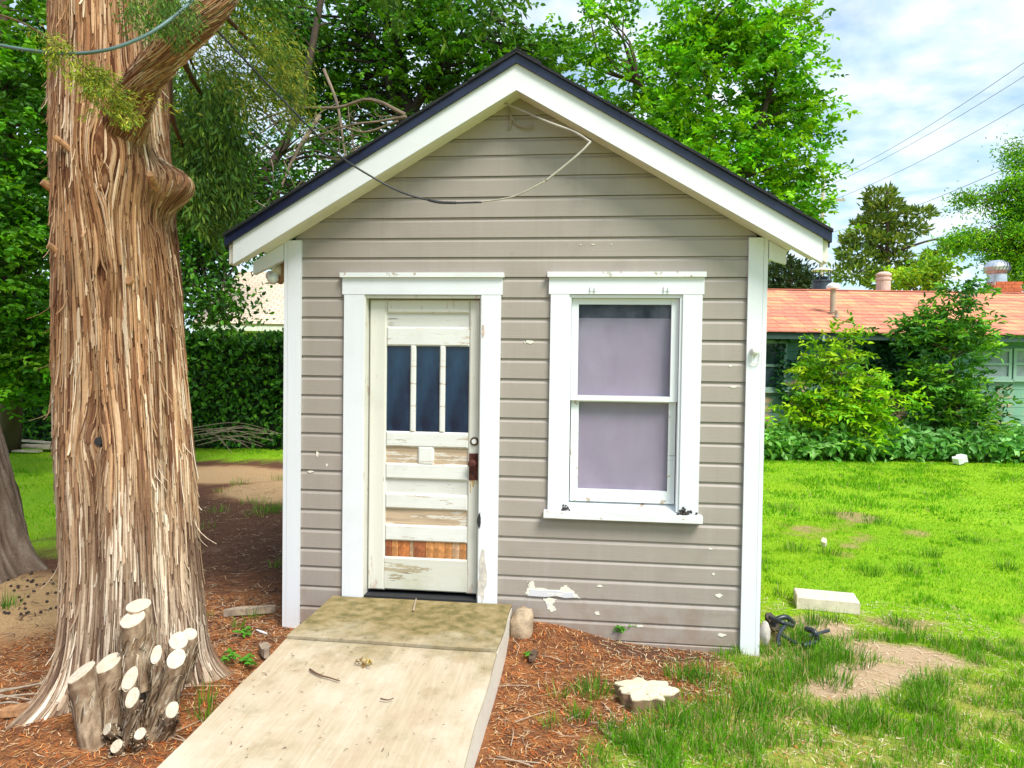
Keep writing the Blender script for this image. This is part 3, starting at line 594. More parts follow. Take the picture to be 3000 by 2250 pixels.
# ------------------------------------------------------------------ bark
def unit(a): return a / (np.linalg.norm(a, axis=-1, keepdims=True) + 1e-9)
M_bark = attr_mat('cedar_bark', 0.85, 0, 0.2, 0.35, 90, 0.35)
M_strip = attr_mat('cedar_bark_strips', 0.8, 0, 0.2, 0.2, 60)
M_cut, t, b = newmat('sawn_stem_wood'); v = coords(t)
c_ = mixc(t, ramp(t, noise(t, v, 26, 6, 0.7), [(0.45, 0.0), (0.75, 0.7)]), (0.62, 0.54, 0.42), (0.44, 0.33, 0.21)); c_ = mixc(t, ramp(t, noise(t, v, 70, 4, 0.8), [(0.62, 0.0), (0.68, 0.8)]), c_, (0.16, 0.09, 0.05))
t.links.new(c_, b.inputs['Base Color']); b.inputs['Roughness'].default_value = 0.85; bump(t, b, noise(t, v, 90, 4), 0.5, 0.01)
M_heart = plain('orange_heartwood', (0.36, 0.18, 0.08), 0.8, var=0.5, scale=30, bumps=0.3)
TZ = np.array([-0.10, 0.0, 0.2, 0.48, 0.75, 1.27, 1.8, 2.31, 2.7, 3.08, 3.85, 4.6, 6.0, 8.5])
TX = 0.04 + np.array([-2.09, -2.09, -2.095, -2.09, -2.095, -2.115, -2.14, -2.16, -2.19, -2.215, -2.24, -2.27, -2.3, -2.3])
TR = 0.765 * np.array([0.46, 0.45, 0.43, 0.415, 0.40, 0.405, 0.40, 0.395, 0.38, 0.365, 0.345, 0.31, 0.25, 0.14])
ROOTS = [(math.radians(245), 0.36, 0.20), (math.radians(196), 0.20, 0.22), (math.radians(20), 0.19, 0.24), (math.radians(318), 0.12, 0.22), (math.radians(120), 0.35, 0.3), (math.radians(70), 0.3, 0.2)]
def trunk_base(th, z):
    cx = np.interp(z, TZ, TX); r = np.interp(z, TZ, TR)
    fl = np.zeros_like(th)
    for a, L, wd in ROOTS:
        d = np.angle(np.exp(1j * (th - a))); fl += L * np.exp(-(d / wd) ** 2) * np.exp(-np.clip(z, 0, 9) / (0.085 + 0.07 * L)) * 0.85 + 0.05 * np.exp(-(d / (wd * 1.2)) ** 2) * np.exp(-np.clip(z, 0, 9) / 0.7)
    r = r + fl + 0.02 * np.sin(3 * th + 1.3 * z) + 0.015 * np.sin(5 * th - 0.9 * z + 1)
    # burl on the right, swelling under the limb, vertical seam
    d = np.angle(np.exp(1j * (th - math.radians(352)))); r = r + 0.225 * np.exp(-(d / 0.34) ** 2 - np.abs((z - 2.80) / 0.115) ** 2.6)
    d = np.angle(np.exp(1j * (th - math.radians(300)))); r = r + 0.07 * np.exp(-(d / 0.45) ** 2 - ((z - 2.95) / 0.35) ** 2)
    d = np.angle(np.exp(1j * (th - math.radians(272)))); r = r - 0.03 * np.exp(-(d / 0.10) ** 2) * sstep(2.6, 1.8, z)
    return cx, r
TC_Y = -1.05
def trunk_pt(th, z, lift=0.0):
    cx, r = trunk_base(th, z); r = r + lift
    return np.stack([cx + r * np.cos(th), TC_Y + r * np.sin(th), z], -1)
KNOTS = [(math.radians(276), 1.42, 0.085), (math.radians(287), 2.30, 0.05), (math.radians(300), 2.95, 0.13), (math.radians(352), 2.76, 0.12), (math.radians(295), 2.78, 0.05)]
def psi(th, z):
    u = th * 0.4
    for a, kz, kr in KNOTS:
        du = np.angle(np.exp(1j * (th - a))) * 0.4; dz = (z - kz) * 0.55; rr = du * du + dz * dz
        u = u - 0.7 * du * kr * kr / (rr + kr * kr * 0.45) * np.exp(-rr / (kr * 3) ** 2)
    return u + (fbm(th * 2.0, z * 0.9, s=41, o=3) - 0.5) * 0.025
PAL = np.array([[0.50, 0.34, 0.21], [0.40, 0.24, 0.13], [0.60, 0.45, 0.32], [0.24, 0.12, 0.065], [0.13, 0.055, 0.03], [0.32, 0.175, 0.09], [0.70, 0.59, 0.47]])
def bark_col(u, z, th, s=0):
    k = vnoise(u * 115, z * 2.6, s=51 + s); k2 = vnoise(u * 16, z * 0.9, s=53 + s); k3 = vnoise(u * 230, z * 9, s=55)
    q = np.clip(0.48 * k + 0.14 * k2 + 0.38 * k3, 0, 1); q = np.clip((q - 0.24) / 0.52, 0, 0.999)
    order = np.array([4, 3, 5, 1, 0, 2, 6]); f = q * 6; i = np.floor(f).astype(int); fr = (f - i)[..., None]
    c = PAL[order[i]] * (1 - fr) + PAL[order[np.minimum(i + 1, 6)]] * fr
    grey = sstep(1.7, 0.3, z) * (0.35 + 0.65 * sstep(-0.3, 0.9, np.cos(th - math.radians(320)))); g = (grey * 0.6)[..., None]
    lum = c.mean(-1, keepdims=True); c = c * (1 - g) + (lum * np.array([1.18, 1.0, 0.80])) * 1.12 * g
    red = (sstep(0.8, 2.4, z) * 0.75 + 0.5 * (vnoise(u * 6, z * 0.8, s=57) - 0.5))[..., None]; c = c * (1 - np.clip(red, 0, 1) * np.array([0.02, 0.17, 0.30])); c = c * (0.78 + 0.5 * vnoise(u * 9 + 3, z * 1.3, s=58))[..., None]
    return np.clip(c, 0, 0.85)
def trunk_mesh(nth, zz):
    th = np.linspace(0, 2 * math.pi, nth, endpoint=False); T, Z = np.meshgrid(th, zz)
    u = psi(T, Z); ridg = 1 - np.abs(vnoise(u * 85, Z * 1.6, s=61) * 2 - 1); fine = vnoise(u * 170, Z * 4, s=63)
    lift = (ridg ** 0.7 - 0.6) * 0.034 + (fine - 0.5) * 0.012 + (fbm(T * 3, Z * 1.1, s=65) - 0.5) * 0.02
    lift = lift * np.clip(1 - sstep(3.6, 5, Z) * 0.5, 0, 1)
    P = trunk_pt(T, Z, lift); C = bark_col(u, Z, T) * np.array([0.55, 0.45, 0.40])
    n, m_ = len(zz), nth; I = np.arange(n * m_).reshape(n, m_); J = np.roll(I, -1, 1)
    F = np.stack([I[:-1].ravel(), J[:-1].ravel(), J[1:].ravel(), I[1:].ravel()], 1)
    return P.reshape(-1, 3), F, C.reshape(-1, 3)
cedar = thing('cedar_tree', (-2.1, -1.05, 0), 'massive cedar tree with shaggy reddish bark left of the shed', 'tree')
V, F, C = trunk_mesh(460, np.concatenate([np.linspace(-0.10, 4.3, 560), np.linspace(4.4, 8.5, 40)]))
obj('trunk', V, F, M_bark, cedar, C=C, smooth=True)
def ribbons(n, zlo, zhi, wlo, whi, llo, lhi, tlo=math.radians(170), thi=math.radians(375), seed=1, hang=0.01):
    r = np.random.default_rng(seed); th = r.uniform(tlo, thi, n); z = r.uniform(zlo, zhi, n); L = r.uniform(llo, lhi, n) ; Wd = wlo + (whi - wlo) * r.uniform(0, 1, n) ** 2.2; S = 7
    c0 = bark_col(psi(th, z) + r.uniform(-.01, .01, n), z, th, 3) * r.uniform(0.75, 1.2, (n, 1)); c0 = np.clip(c0, 0, 0.85)
    VV = []; lf = r.uniform(-0.003, 0.017, n); endl = r.exponential(hang, n)
    for k in range(S):
        q = k / (S - 1); e = 1e-3; pz = (psi(th, z + e) - psi(th, z - e)) / (2 * e); pu = (psi(th + e, z) - psi(th - e, z)) / (2 * e)
        if k:
            dz = -L / (S - 1); dth = np.clip(-pz / np.where(np.abs(pu) < 0.12, 0.12, pu) * dz, -0.05, 0.05); th = th + dth; z = np.maximum(z + dz, -0.02)
        wk = Wd * math.sin(math.pi * (0.12 + 0.8 * q)) ** 0.6; lk = lf + endl * q ** 3 - 0.006 * (k == 0)
        _, rr = trunk_base(th, z); a = wk / rr / 2
        VV += [trunk_pt(th - a, z, lk), trunk_pt(th, z, lk + 0.004), trunk_pt(th + a, z, lk)]
    V = np.stack(VV, 1); C = np.repeat(c0[:, None, :], 3 * S, 1); base = (np.arange(n) * 3 * S)[:, None]
    F = np.concatenate([np.stack([base + 3 * k + j, base + 3 * k + j + 1, base + 3 * k + j + 4, base + 3 * k + j + 3], -1).reshape(-1, 4) for k in range(S - 1) for j in (0, 1)])
    return V.reshape(-1, 3), F, C.reshape(-1, 3)
V1, F1, C1 = ribbons(8200, 0.02, 4.4, 0.003, 0.018, 0.05, 0.42, seed=11, hang=0.004)
V2, F2, C2 = ribbons(300, 0.3, 4.0, 0.004, 0.012, 0.08, 0.25, seed=12, hang=0.025)
tag(obj('bark_strips', np.concatenate([V1, V2]), np.concatenate([F1, F2 + len(V1)]), M_strip, cedar, C=np.concatenate([C1, C2]), smooth=True), kind='stuff')
def limb_mesh(pts, rad, n=40, seg=110, seed=0, pal=((0.50, 0.24, 0.10), (0.62, 0.40, 0.22), (0.30, 0.12, 0.05), (0.66, 0.48, 0.32)), amp=0.012, freq=9):
    path = smooth_path(pts, seg); m_ = len(path); rr = np.interp(np.linspace(0, 1, m_), np.linspace(0, 1, len(rad)), rad)
    V, F = tube_np(path, rr, n); V = V.reshape(m_, n, 3); ctr = path[:, None, :]; d = V - ctr; d = d / (np.linalg.norm(d, axis=-1, keepdims=True) + 1e-9)
    ang = np.arange(n)[None, :] / n * 2 * math.pi * np.ones((m_, 1)); s_ = np.cumsum(np.r_[0, np.linalg.norm(np.diff(path, axis=0), axis=1)])[:, None] * np.ones((1, n))
    q = vnoise(ang * freq / 2 + 0.8 * s_, s_ * 3, s=71 + seed); q = np.where(ang > 6.0, q * 0 + 0.5, q); lift = (np.abs(q * 2 - 1) - 0.4) * amp * 2 + (vnoise(ang * 9, s_ * 25, s=73) - 0.5) * amp
    V = V + d * (lift * (rr[:, None] / max(rad)))[..., None]
    k = np.clip(vnoise(ang * freq, s_ * 6, s=75 + seed) * 0.6 + vnoise(ang * 14, s_ * 18, s=76 + seed) * 0.4, 0, 0.999) * 3
    P = np.array(pal)[[2, 0, 1, 3]]; i = np.floor(k).astype(int); fr = (k - i)[..., None]; C = P[i] * (1 - fr) + P[np.minimum(i + 1, 3)] * fr
    return V.reshape(-1, 3), F, C.reshape(-1, 3)
LIMB = [PY(262, 310, -1.22), PY(280, 235, -1.32), PY(318, 165, -1.42), PY(385, 92, -1.42), PY(455, 20, -1.40), PY(520, -70, -1.3), PY(640, -190, -1.0)]
V, F, C = limb_mesh(LIMB, [0.105, 0.088, 0.066, 0.063, 0.062, 0.058, 0.05])
obj('limb', V, F, M_bark, cedar, C=C * np.array([0.62, 0.5, 0.45]), smooth=True)
def tube_ribbons(pts, rad, n, seed, pal, wlo=0.005, whi=0.014, llo=0.05, lhi=0.16, skew=0.25):
    r = np.random.default_rng(seed); path = smooth_path(pts, 200); m_ = len(path); rr = np.interp(np.linspace(0, 1, m_), np.linspace(0, 1, len(rad)), rad); step = np.linalg.norm(np.diff(path, axis=0), axis=1).mean()
    T = unit(np.gradient(path, axis=0)); U = unit(np.cross(T, np.array([0, 0, 1.0]))); W = np.cross(T, U); S = 5; i0 = r.integers(0, m_ - 12, n); L = np.maximum((r.uniform(llo, lhi, n) / step).astype(int), 4); a = r.uniform(0, 6.283, n); wd = r.uniform(wlo, whi, n); lf = r.uniform(0.003, 0.014, n); VV = []
    for k in range(S):
        q = k / (S - 1); i = np.minimum(i0 + (L * q).astype(int), m_ - 1); ak = a + skew * q; R = (rr[i] + lf + 0.008 * q ** 3)[:, None]; hw = (wd * math.sin(math.pi * (0.15 + 0.75 * q)) ** 0.6 / rr[i] / 2)
        for g in (-1, 0, 1): b_ = (ak + g * hw)[:, None]; VV.append(path[i] + (np.cos(b_) * U[i] + np.sin(b_) * W[i]) * (R + (0.003 if g == 0 else 0)))
    V = np.stack(VV, 1).reshape(-1, 3); base = (np.arange(n) * 3 * S)[:, None]; F = np.concatenate([np.stack([base + 3 * k + j, base + 3 * k + j + 1, base + 3 * k + j + 4, base + 3 * k + j + 3], -1).reshape(-1, 4) for k in range(S - 1) for j in (0, 1)])
    p = np.array(pal); c = p[r.integers(0, len(p), n)] * r.uniform(0.7, 1.25, (n, 1)); return V, F, np.repeat(c, 3 * S, 0)
V, F, C = tube_ribbons(LIMB, [0.105, 0.088, 0.066, 0.063, 0.062, 0.058, 0.05], 2600, 14, [(0.40, 0.20, 0.09), (0.48, 0.29, 0.16), (0.28, 0.12, 0.06), (0.54, 0.38, 0.25), (0.18, 0.07, 0.04)], 0.003, 0.007, 0.06, 0.22, 0.12)
tag(obj('limb_bark_strips', V, F, M_strip, cedar, C=C, smooth=True), kind='stuff')
def stub(vx, vy, dirv, L, r, name='branch_stub', mat=M_heart):
    th = None; best = None
    for a in np.linspace(math.radians(180), math.radians(370), 200):
        P = trunk_pt(np.array([a]), np.array([PY(vx, vy, -1.4)[2]]))[0]; d = P - CAM; px = 1500 + 2100 * (d @ AR) / (d @ AF); e = abs(px / K - vx)
        if best is None or e < best[0]: best = (e, P)
    P = best[1]; d = np.array(dirv, float); d /= np.linalg.norm(d); m = MB()
    m.tube([P - d * 0.05, P + d * L * 0.5, P + d * L], [r * 1.15, r, r * 0.92], 8); return m.build(name, mat, cedar)
stub(158, 318, (-0.6, -0.5, 0.6), 0.10, 0.016); stub(118, 395, (-0.4, -0.7, 0.5), 0.07, 0.022); stub(335, 385, (0.2, -0.8, 0.5), 0.09, 0.022); stub(128, 540, (-0.4, -0.6, 0.5), 0.06, 0.018); stub(283, 602, (0, -0.9, 0.2), 0.022, 0.026)
m = MB(); kp = trunk_pt(np.array([math.radians(276)]), np.array([1.42]), 0.012)[0]; m.lathe([(0.024, -0.02), (0.022, 0.004), (0.006, 0.006)], kp, 12, (0.05, -1, 0)); m.build('knot_hole', M_dark, cedar)

# second trunk at the left edge
M_bark2 = attr_mat('grey_furrowed_bark', 0.9, 0, 0.15, 0.35, 60, 0.4)
def rough_trunk(name, parent, pts, rad, flare=(), seed=0, pal=((0.13, 0.085, 0.06), (0.23, 0.16, 0.115), (0.05, 0.03, 0.022), (0.34, 0.27, 0.21)), n=200, seg=330, amp=0.045):
    path = smooth_path(pts, seg); m_ = len(path); rr = np.interp(np.linspace(0, 1, m_), np.linspace(0, 1, len(rad)), rad)
    ang = np.linspace(0, 2 * math.pi, n, endpoint=False)[None, :] * np.ones((m_, 1)); Z = path[:, 2:3] * np.ones((1, n)); R = rr[:, None] * np.ones((1, n))
    for a, L, wd, hz in flare: dd = np.angle(np.exp(1j * (ang - a))); R = R + L * np.exp(-(dd / wd) ** 2) * np.exp(-np.clip(Z, 0, 9) / hz)
    cu, su = np.cos(ang), np.sin(ang); wz = fbm(cu * 2 + 5, su * 2, Z * 1.2, s=81 + seed, o=3) * 1.6
    q = 1 - np.abs(vnoise(cu * 11 + wz, su * 11 + wz, Z * 3.2, s=83 + seed) * 2 - 1); R = R + (q ** 0.6 - 0.6) * amp * 1.3 + (vnoise(cu * 16, su * 16, Z * 9, s=85) - 0.5) * amp * 0.7
    P = np.stack([path[:, 0:1] + R * cu, path[:, 1:2] + R * su, Z], -1)
    k = np.clip(q * 0.55 + vnoise(cu * 10, su * 10, Z * 6, s=87 + seed) * 0.45, 0, 0.999) * 3; PP = np.array(pal)[[2, 0, 1, 3]]; i = np.floor(k).astype(int); fr = (k - i)[..., None]
    C = PP[i] * (1 - fr) + PP[np.minimum(i + 1, 3)] * fr; I = np.arange(m_ * n).reshape(m_, n); J = np.roll(I, -1, 1)
    F = np.stack([I[:-1].ravel(), J[:-1].ravel(), J[1:].ravel(), I[1:].ravel()], 1)
    return obj(name, P.reshape(-1, 3), F, M_bark2, parent, C=C.reshape(-1, 3), smooth=True)
b2 = PZ(-40, 1225); tree2 = thing('furrowed_tree', b2, 'grey furrowed leaning tree trunk at the left edge behind the cedar', 'tree')
tp = [b2 + np.array([0, 0, -0.1]), b2 + np.array([-0.05, 0, 0.5]), b2 + np.array([-0.24, 0, 1.3]), b2 + np.array([-0.42, 0.05, 2.2]), b2 + np.array([-0.40, 0.1, 3.6]), b2 + np.array([-0.40, 0.2, 6.5])]
rough_trunk('trunk', tree2, tp, [0.36, 0.32, 0.29, 0.27, 0.25, 0.18], [(math.radians(-35), 0.28, 0.35, 0.14), (math.radians(5), 0.22, 0.3, 0.2), (math.radians(200), 0.2, 0.4, 0.2)], seed=1)

# cluster of sawn stems at the foot of the cedar
clus = thing('sawn_shrub_stump', PZ(290, 1590), 'clump of sawn off shrub stems with pale cut tops at the cedar foot', 'stump')
M_stem = attr_mat('shrub_stem_bark', 0.85, 0, 0.2, 0.3, 70, 0.3)
def f_ax(d): return d / np.linalg.norm(d)
def stem(tx, ty, wpx, bx, by, Yt, Yb, face=(0, -0.35, 1), r0=1.0, k=0):
    T = PY(tx, ty, Yt); Bp = PY(bx, by, Yb); r = wpx * 0.5 * 0.000646 * ((Yt - CAM[1]) * 1.0) * 0.92
    d = T - Bp; mid = Bp + d * 0.5 + np.array([0.01 * math.sin(k * 2.3), 0, 0]); path = smooth_path([Bp, mid, T], 24); n = 22
    rr = np.interp(np.linspace(0, 1, len(path)), [0, 0.5, 1], [r * 1.15 * r0, r * 0.98, r]); V, F = tube_np(path, rr, n, cap=False); V = V.reshape(-1, n, 3); m_ = len(path)
    ang = np.arange(n)[None, :] * np.ones((m_, 1)); s_ = np.linspace(0, 1, m_)[:, None] * np.ones((1, n)); cc = path[:, None, :]; lift = ((vnoise(ang * 0.7, s_ * 5, s=91 + k) - 0.45) * 0.30 + (vnoise(ang * 1.9, s_ * 9, s=92 + k) - .5) * 0.16) * (1 - 0.75 * s_ ** 3)
    V = cc + (V - cc) * (1 + lift)[..., None]
    f = np.array(face, float); f /= np.linalg.norm(f); ax = d / np.linalg.norm(d)
    top = V[-1]; off = ((top - T) @ f) / max(ax @ f, 0.35); V[-1] = top - off[:, None] * ax; V[-2] = V[-2] * 0.5 + 0.5 * (V[-1] - ax * 0.012)
    kk = np.clip(vnoise(ang * 1.3, s_ * 5, s=95 + k) * 0.6 + vnoise(ang * 3, s_ * 16, s=96 + k) * 0.4, 0, 0.999); P = np.array([(0.07, 0.04, 0.025), (0.22, 0.14, 0.085), (0.40, 0.29, 0.19), (0.56, 0.46, 0.34)]); i = np.floor(kk * 3).astype(int); fr = (kk * 3 - i)[..., None]; C = P[i] * (1 - fr) + P[np.minimum(i + 1, 3)] * fr
    so = obj('stem', V.reshape(-1, 3), F, M_stem, clus, C=C.reshape(-1, 3), smooth=True)
    bv, bf, bc = tube_ribbons([Bp, mid, T - d * 0.06 - f_ax(d) * r * 0.9], [r * 1.10 * r0, r * 0.94, r * 0.90], 70, 300 + k, [(0.42, 0.32, 0.22), (0.26, 0.17, 0.10), (0.12, 0.07, 0.04), (0.56, 0.47, 0.36), (0.34, 0.22, 0.12)], 0.003, 0.008, 0.03, 0.11, 0.3)
    tag(obj('bark_shreds', bv, bf, M_strip, so, C=bc), kind='stuff')
    ring = V[-1]; cen = ring.mean(0); lip = cen + (ring - cen) * 0.97 + f * 0.004
    VV = np.concatenate([ring, lip, [cen + f * 0.004]]); FF = [(j, (j + 1) % n, n + (j + 1) % n, n + j) for j in range(n)] + [(n + j, n + (j + 1) % n, 2 * n) for j in range(n)]
    obj('cut_face', VV, FF, M_cut, so)
stem(299, 1308, 58, 312, 1470, -1.42, -1.44, (0, -0.25, 1), k=1); stem(287, 1337, 58, 296, 1490, -1.50, -1.50, (-0.05, -0.45, 1), k=2)
stem(386, 1384, 44, 368, 1500, -1.45, -1.44, (0.35, -0.5, 0.8), k=3); stem(410, 1370, 34, 395, 1470, -1.38, -1.36, (0.4, -0.4, 0.9), k=4)
stem(381, 1423, 42, 350, 1585, -1.55, -1.55, (0.3, -0.6, 0.75), 1.5, k=5); stem(338, 1414, 26, 330, 1560, -1.50, -1.52, (0.2, -0.8, 0.6), 1.3, k=6)
stem(176, 1452, 66, 207, 1628, -1.66, -1.68, (-0.45, -0.35, 0.9), 0.8, k=7); stem(234, 1432, 60, 245, 1590, -1.56, -1.60, (-0.2, -0.4, 0.9), 1.0, k=8)
stem(281, 1467, 36, 276, 1600, -1.64, -1.58, (0, -1, 0.5), 1.5, k=9); stem(286, 1507, 32, 292, 1610, -1.70, -1.62, (0.05, -1, 0.45), 1.6, k=10)
stem(372, 1533, 30, 350, 1590, -1.64, -1.58, (0.5, -0.7, 0.3), 1.2, k=11); stem(232, 1575, 26, 262, 1600, -1.72, -1.60, (-0.5, -0.8, 0.3), 1.3, k=12)
stem(303, 1585, 26, 300, 1625, -1.74, -1.66, (0.1, -0.8, 0.5), 1.2, k=13); stem(252, 1612, 28, 258, 1640, -1.76, -1.68, (0, -0.9, 0.4), 1.2, k=14)

# ------------------------------------------------------------------ foliage
M_leaf = attr_mat('broad_leaf', 0.5, 0.30, 0.25, 0.0)
M_needle = attr_mat('cedar_spray', 0.6, 0.25, 0.2, 0.0)
M_twig = attr_mat('twig_bark', 0.85, 0, 0.2, 0.25, 25)
def unit(a): return a / (np.linalg.norm(a, axis=-1, keepdims=True) + 1e-9)
def leaf_mesh(P, size, col, rng, up=0.7, droop=0.35, aspect=0.55, axis=None, fold=0.14):
    """one folded six-point leaf per row of P"""
    n = len(P); nr = unit(rng.normal(size=(n, 3)) + np.array([0, 0, up])); d = rng.normal(size=(n, 3)) if axis is None else axis + rng.normal(size=(n, 3)) * 0.25
    d = unit(d + np.array([0, 0, -droop])); d = unit(d - nr * (d * nr).sum(1, keepdims=True) * 0.8); wv = unit(np.cross(nr, d)); nr = np.cross(d, wv)
    L = size[:, None]; W = L * aspect
    pts = [P, P + d * L * 0.32 + wv * W * 0.48 + nr * L * fold, P + d * L * 0.70 + wv * W * 0.34 + nr * L * fold * 0.8, P + d * L - nr * L * 0.08, P + d * L * 0.70 - wv * W * 0.34 + nr * L * fold * 0.8, P + d * L * 0.32 - wv * W * 0.48 + nr * L * fold]
    V = np.stack(pts, 1).reshape(-1, 3); b_ = (np.arange(n) * 6)[:, None]; F = np.concatenate([b_ + np.array([0, 5, 4, 3]), b_ + np.array([0, 3, 2, 1])])
    return V, F, np.repeat(col, 6, 0)
def spray_mesh(P, axis, size, col, rng, aspect=0.22):
    """flat scale sprays: narrow four-point slivers along axis"""
    n = len(P); d = unit(axis + rng.normal(size=(n, 3)) * 0.45); wv = unit(np.cross(d, rng.normal(size=(n, 3)))); L = size[:, None]; W = L * aspect
    V = np.stack([P, P + d * L * 0.45 + wv * W * 0.5, P + d * L, P + d * L * 0.45 - wv * W * 0.5], 1).reshape(-1, 3); F = (np.arange(n) * 4)[:, None] + np.array([0, 3, 2, 1])
    return V, F, np.repeat(col, 4, 0)
def pal_cols(pal, n, rng, tint=None, var=0.25):
    p = np.array(pal); c = p[rng.integers(0, len(p), n)] * rng.uniform(1 - var, 1 + var, (n, 1))
    return c if tint is None else c * tint
def clump_points(ells, rng, shell=0.45):
    out = []
    for c, r, k in ells:
        d = unit(rng.normal(size=(k, 3))); q = rng.uniform(shell, 1, (k, 1)) ** 0.6; out.append(np.array(c) + d * q * np.array(r))
    return np.concatenate(out)
def branch_to(mb, a, b, r, rng, n=7, sag=0.12):
    d = b - a; mid = a + d * 0.5 + rng.normal(size=3) * np.linalg.norm(d) * 0.10 + np.array([0, 0, sag * np.linalg.norm(d) * 0.6]); path = smooth_path([a, mid, b], 8)
    V, F = tube_np(path, np.linspace(r, max(r * 0.25, 0.004), len(path)), n, False); mb.add(V.tolist(), F)
def cat(parts):
    V = []; F = []; C = []; o = 0
    for v_, f_, c_ in parts: V.append(v_); F.append(f_ + o); C.append(c_); o += len(v_)
    return np.concatenate(V), np.concatenate(F), np.concatenate(C)
def broad_tree(name, label, cat_, base, trunk, rad, ells, leaf, per, pal, seed, group=None, spread=0.40, aspect=0.58, twigc=(0.10, 0.07, 0.05), up=0.7, droop=0.35, bare=0, limbs=(), shell=0.45, barkpal=None, pin=False, dens=None):
    rng = np.random.default_rng(seed); T = thing(name, base, label, cat_, group)
    path = smooth_path(trunk, 30); rr = np.interp(np.linspace(0, 1, len(path)), np.linspace(0, 1, len(rad)), rad)
    mb = MB(); V, F = tube_np(path, rr, 12); mb.add(V.tolist(), F)
    anchors = list(path[len(path) // 3:])
    for lp, lr in limbs:
        p = smooth_path(lp, 20); V, F = tube_np(p, np.interp(np.linspace(0, 1, len(p)), np.linspace(0, 1, len(lr)), lr), 9); mb.add(V.tolist(), F); anchors += list(p[4:])
    A = np.array(anchors); cl = clump_points(ells, rng, shell)
    if limbs or bare >= 0:
        for c in cl[:: max(1, len(cl) // 120)]:
            dd = np.linalg.norm(A - c, axis=1) + 0.6 * np.clip(A[:, 2] - c[2] + 0.2, 0, 9); a_ = A[np.argmin(dd)]; branch_to(mb, a_, c, 0.012 + 0.012 * np.linalg.norm(c - a_), rng)
    col = np.array([twigc]) * rng.uniform(0.7, 1.3, (len(mb.v), 1)); mb.c = [tuple(x) for x in col]
    mb.build('trunk', M_twig, T, col=True, smooth=True)
    parts = []
    for c in cl:
        k = int(per * rng.uniform(0.6, 1.4)); tint = rng.uniform(0.65, 1.35) * np.array([rng.uniform(0.85, 1.15), 1, rng.uniform(0.8, 1.2)])
        s_ = spread * rng.uniform(0.7, 1.3); P = c + rng.normal(size=(k, 3)) * s_ * np.array([1, 1, 0.62])
        if pin: parts.append(pinnate(P[: max(1, k // (7 if pin is True else 8))], leaf, pal, rng, tint, asp=0.42 if pin is True else aspect))
        else: parts.append(leaf_mesh(P, leaf * rng.uniform(0.6, 1.25, k), pal_cols(pal, k, rng, tint), rng, up, droop, aspect))
    V, F, C = cat(parts); tag(obj('crown', V, F, M_leaf, T, C=C), kind='stuff'); return T
def pinnate(P, leaf, pal, rng, tint=None, npair=4, axis=None, asp=0.42):
    """compound leaves: leaflets in pairs along a drooping rachis"""
    n = len(P); d = unit(rng.normal(size=(n, 3)) * np.array([1, 1, 0.5]) + np.array([0, 0, 0.25])) if axis is None else axis; side = unit(np.cross(d, np.array([0, 0, 1.0]) + rng.normal(size=(n, 3)) * 0.3)); parts = []
    c0 = pal_cols(pal, n, rng, tint); L = leaf * 3.2
    for k in range(npair + 1):
        q = 0.25 + 0.75 * k / npair; p = P + d * L * q + np.array([0, 0, -0.18 * L]) * q * q
        for s_ in ((-1, 1) if k < npair else (0,)):
            ax = unit(side * s_ * 0.9 + d * (0.5 if s_ else 1)); nn = n
            parts.append(leaf_mesh(p, leaf * rng.uniform(0.75, 1.2, nn), c0 * rng.uniform(0.85, 1.15, (nn, 1)), rng, 1.3, 0.2, asp, ax))
    return cat(parts)
GREEN = [(0.06, 0.20, 0.012), (0.09, 0.28, 0.012), (0.04, 0.13, 0.012), (0.14, 0.34, 0.015)]
BRIGHT = [(0.14, 0.42, 0.010), (0.22, 0.54, 0.010), (0.07, 0.26, 0.012), (0.30, 0.58, 0.012)]
DEEP = [(0.035, 0.12, 0.015), (0.055, 0.17, 0.015), (0.025, 0.08, 0.012)]
LIME = [(0.28, 0.50, 0.015), (0.19, 0.42, 0.015), (0.36, 0.54, 0.02)]
CEDG = [(0.11, 0.22, 0.025), (0.08, 0.19, 0.03), (0.16, 0.26, 0.03), (0.05, 0.12, 0.02)]
OLIVE = [(0.32, 0.36, 0.03), (0.22, 0.30, 0.03), (0.40, 0.39, 0.05)]
def E(vx, vy, D, wpx, hpx, dep, k): s = 0.000646 * D; return (PD(vx, vy, D), (wpx * s, dep, hpx * s), k)
def sprays(clumps, rng, pal, size=0.05, per=220, L=0.5, droop=0.9, width=0.16):
    """cedar branchlets: each clump is a drooping plume of slivers. clumps: (start, direction, length)"""
    parts = []
    for P0, d, L_ in clumps:
        d = np.array(d, float); k = int(per * L_ / 0.5); q = rng.uniform(0, 1, k) ** 0.8; path = P0 + np.outer(q, d) * L_ + np.outer(q ** 2, np.array([0, 0, -1])) * L_ * droop * 0.5
        off = rng.normal(size=(k, 3)) * width * (0.35 + 0.65 * np.sin(math.pi * np.clip(q * 0.9 + 0.1, 0, 1)))[:, None]; ax = unit(d + np.outer(q, [0, 0, -droop]) + off * 2.2)
        tint = rng.uniform(0.7, 1.3); parts.append(spray_mesh(path + off, ax, size * rng.uniform(0.6, 1.5, k), pal_cols(pal, k, rng, tint, 0.35), rng))
    return cat(parts)

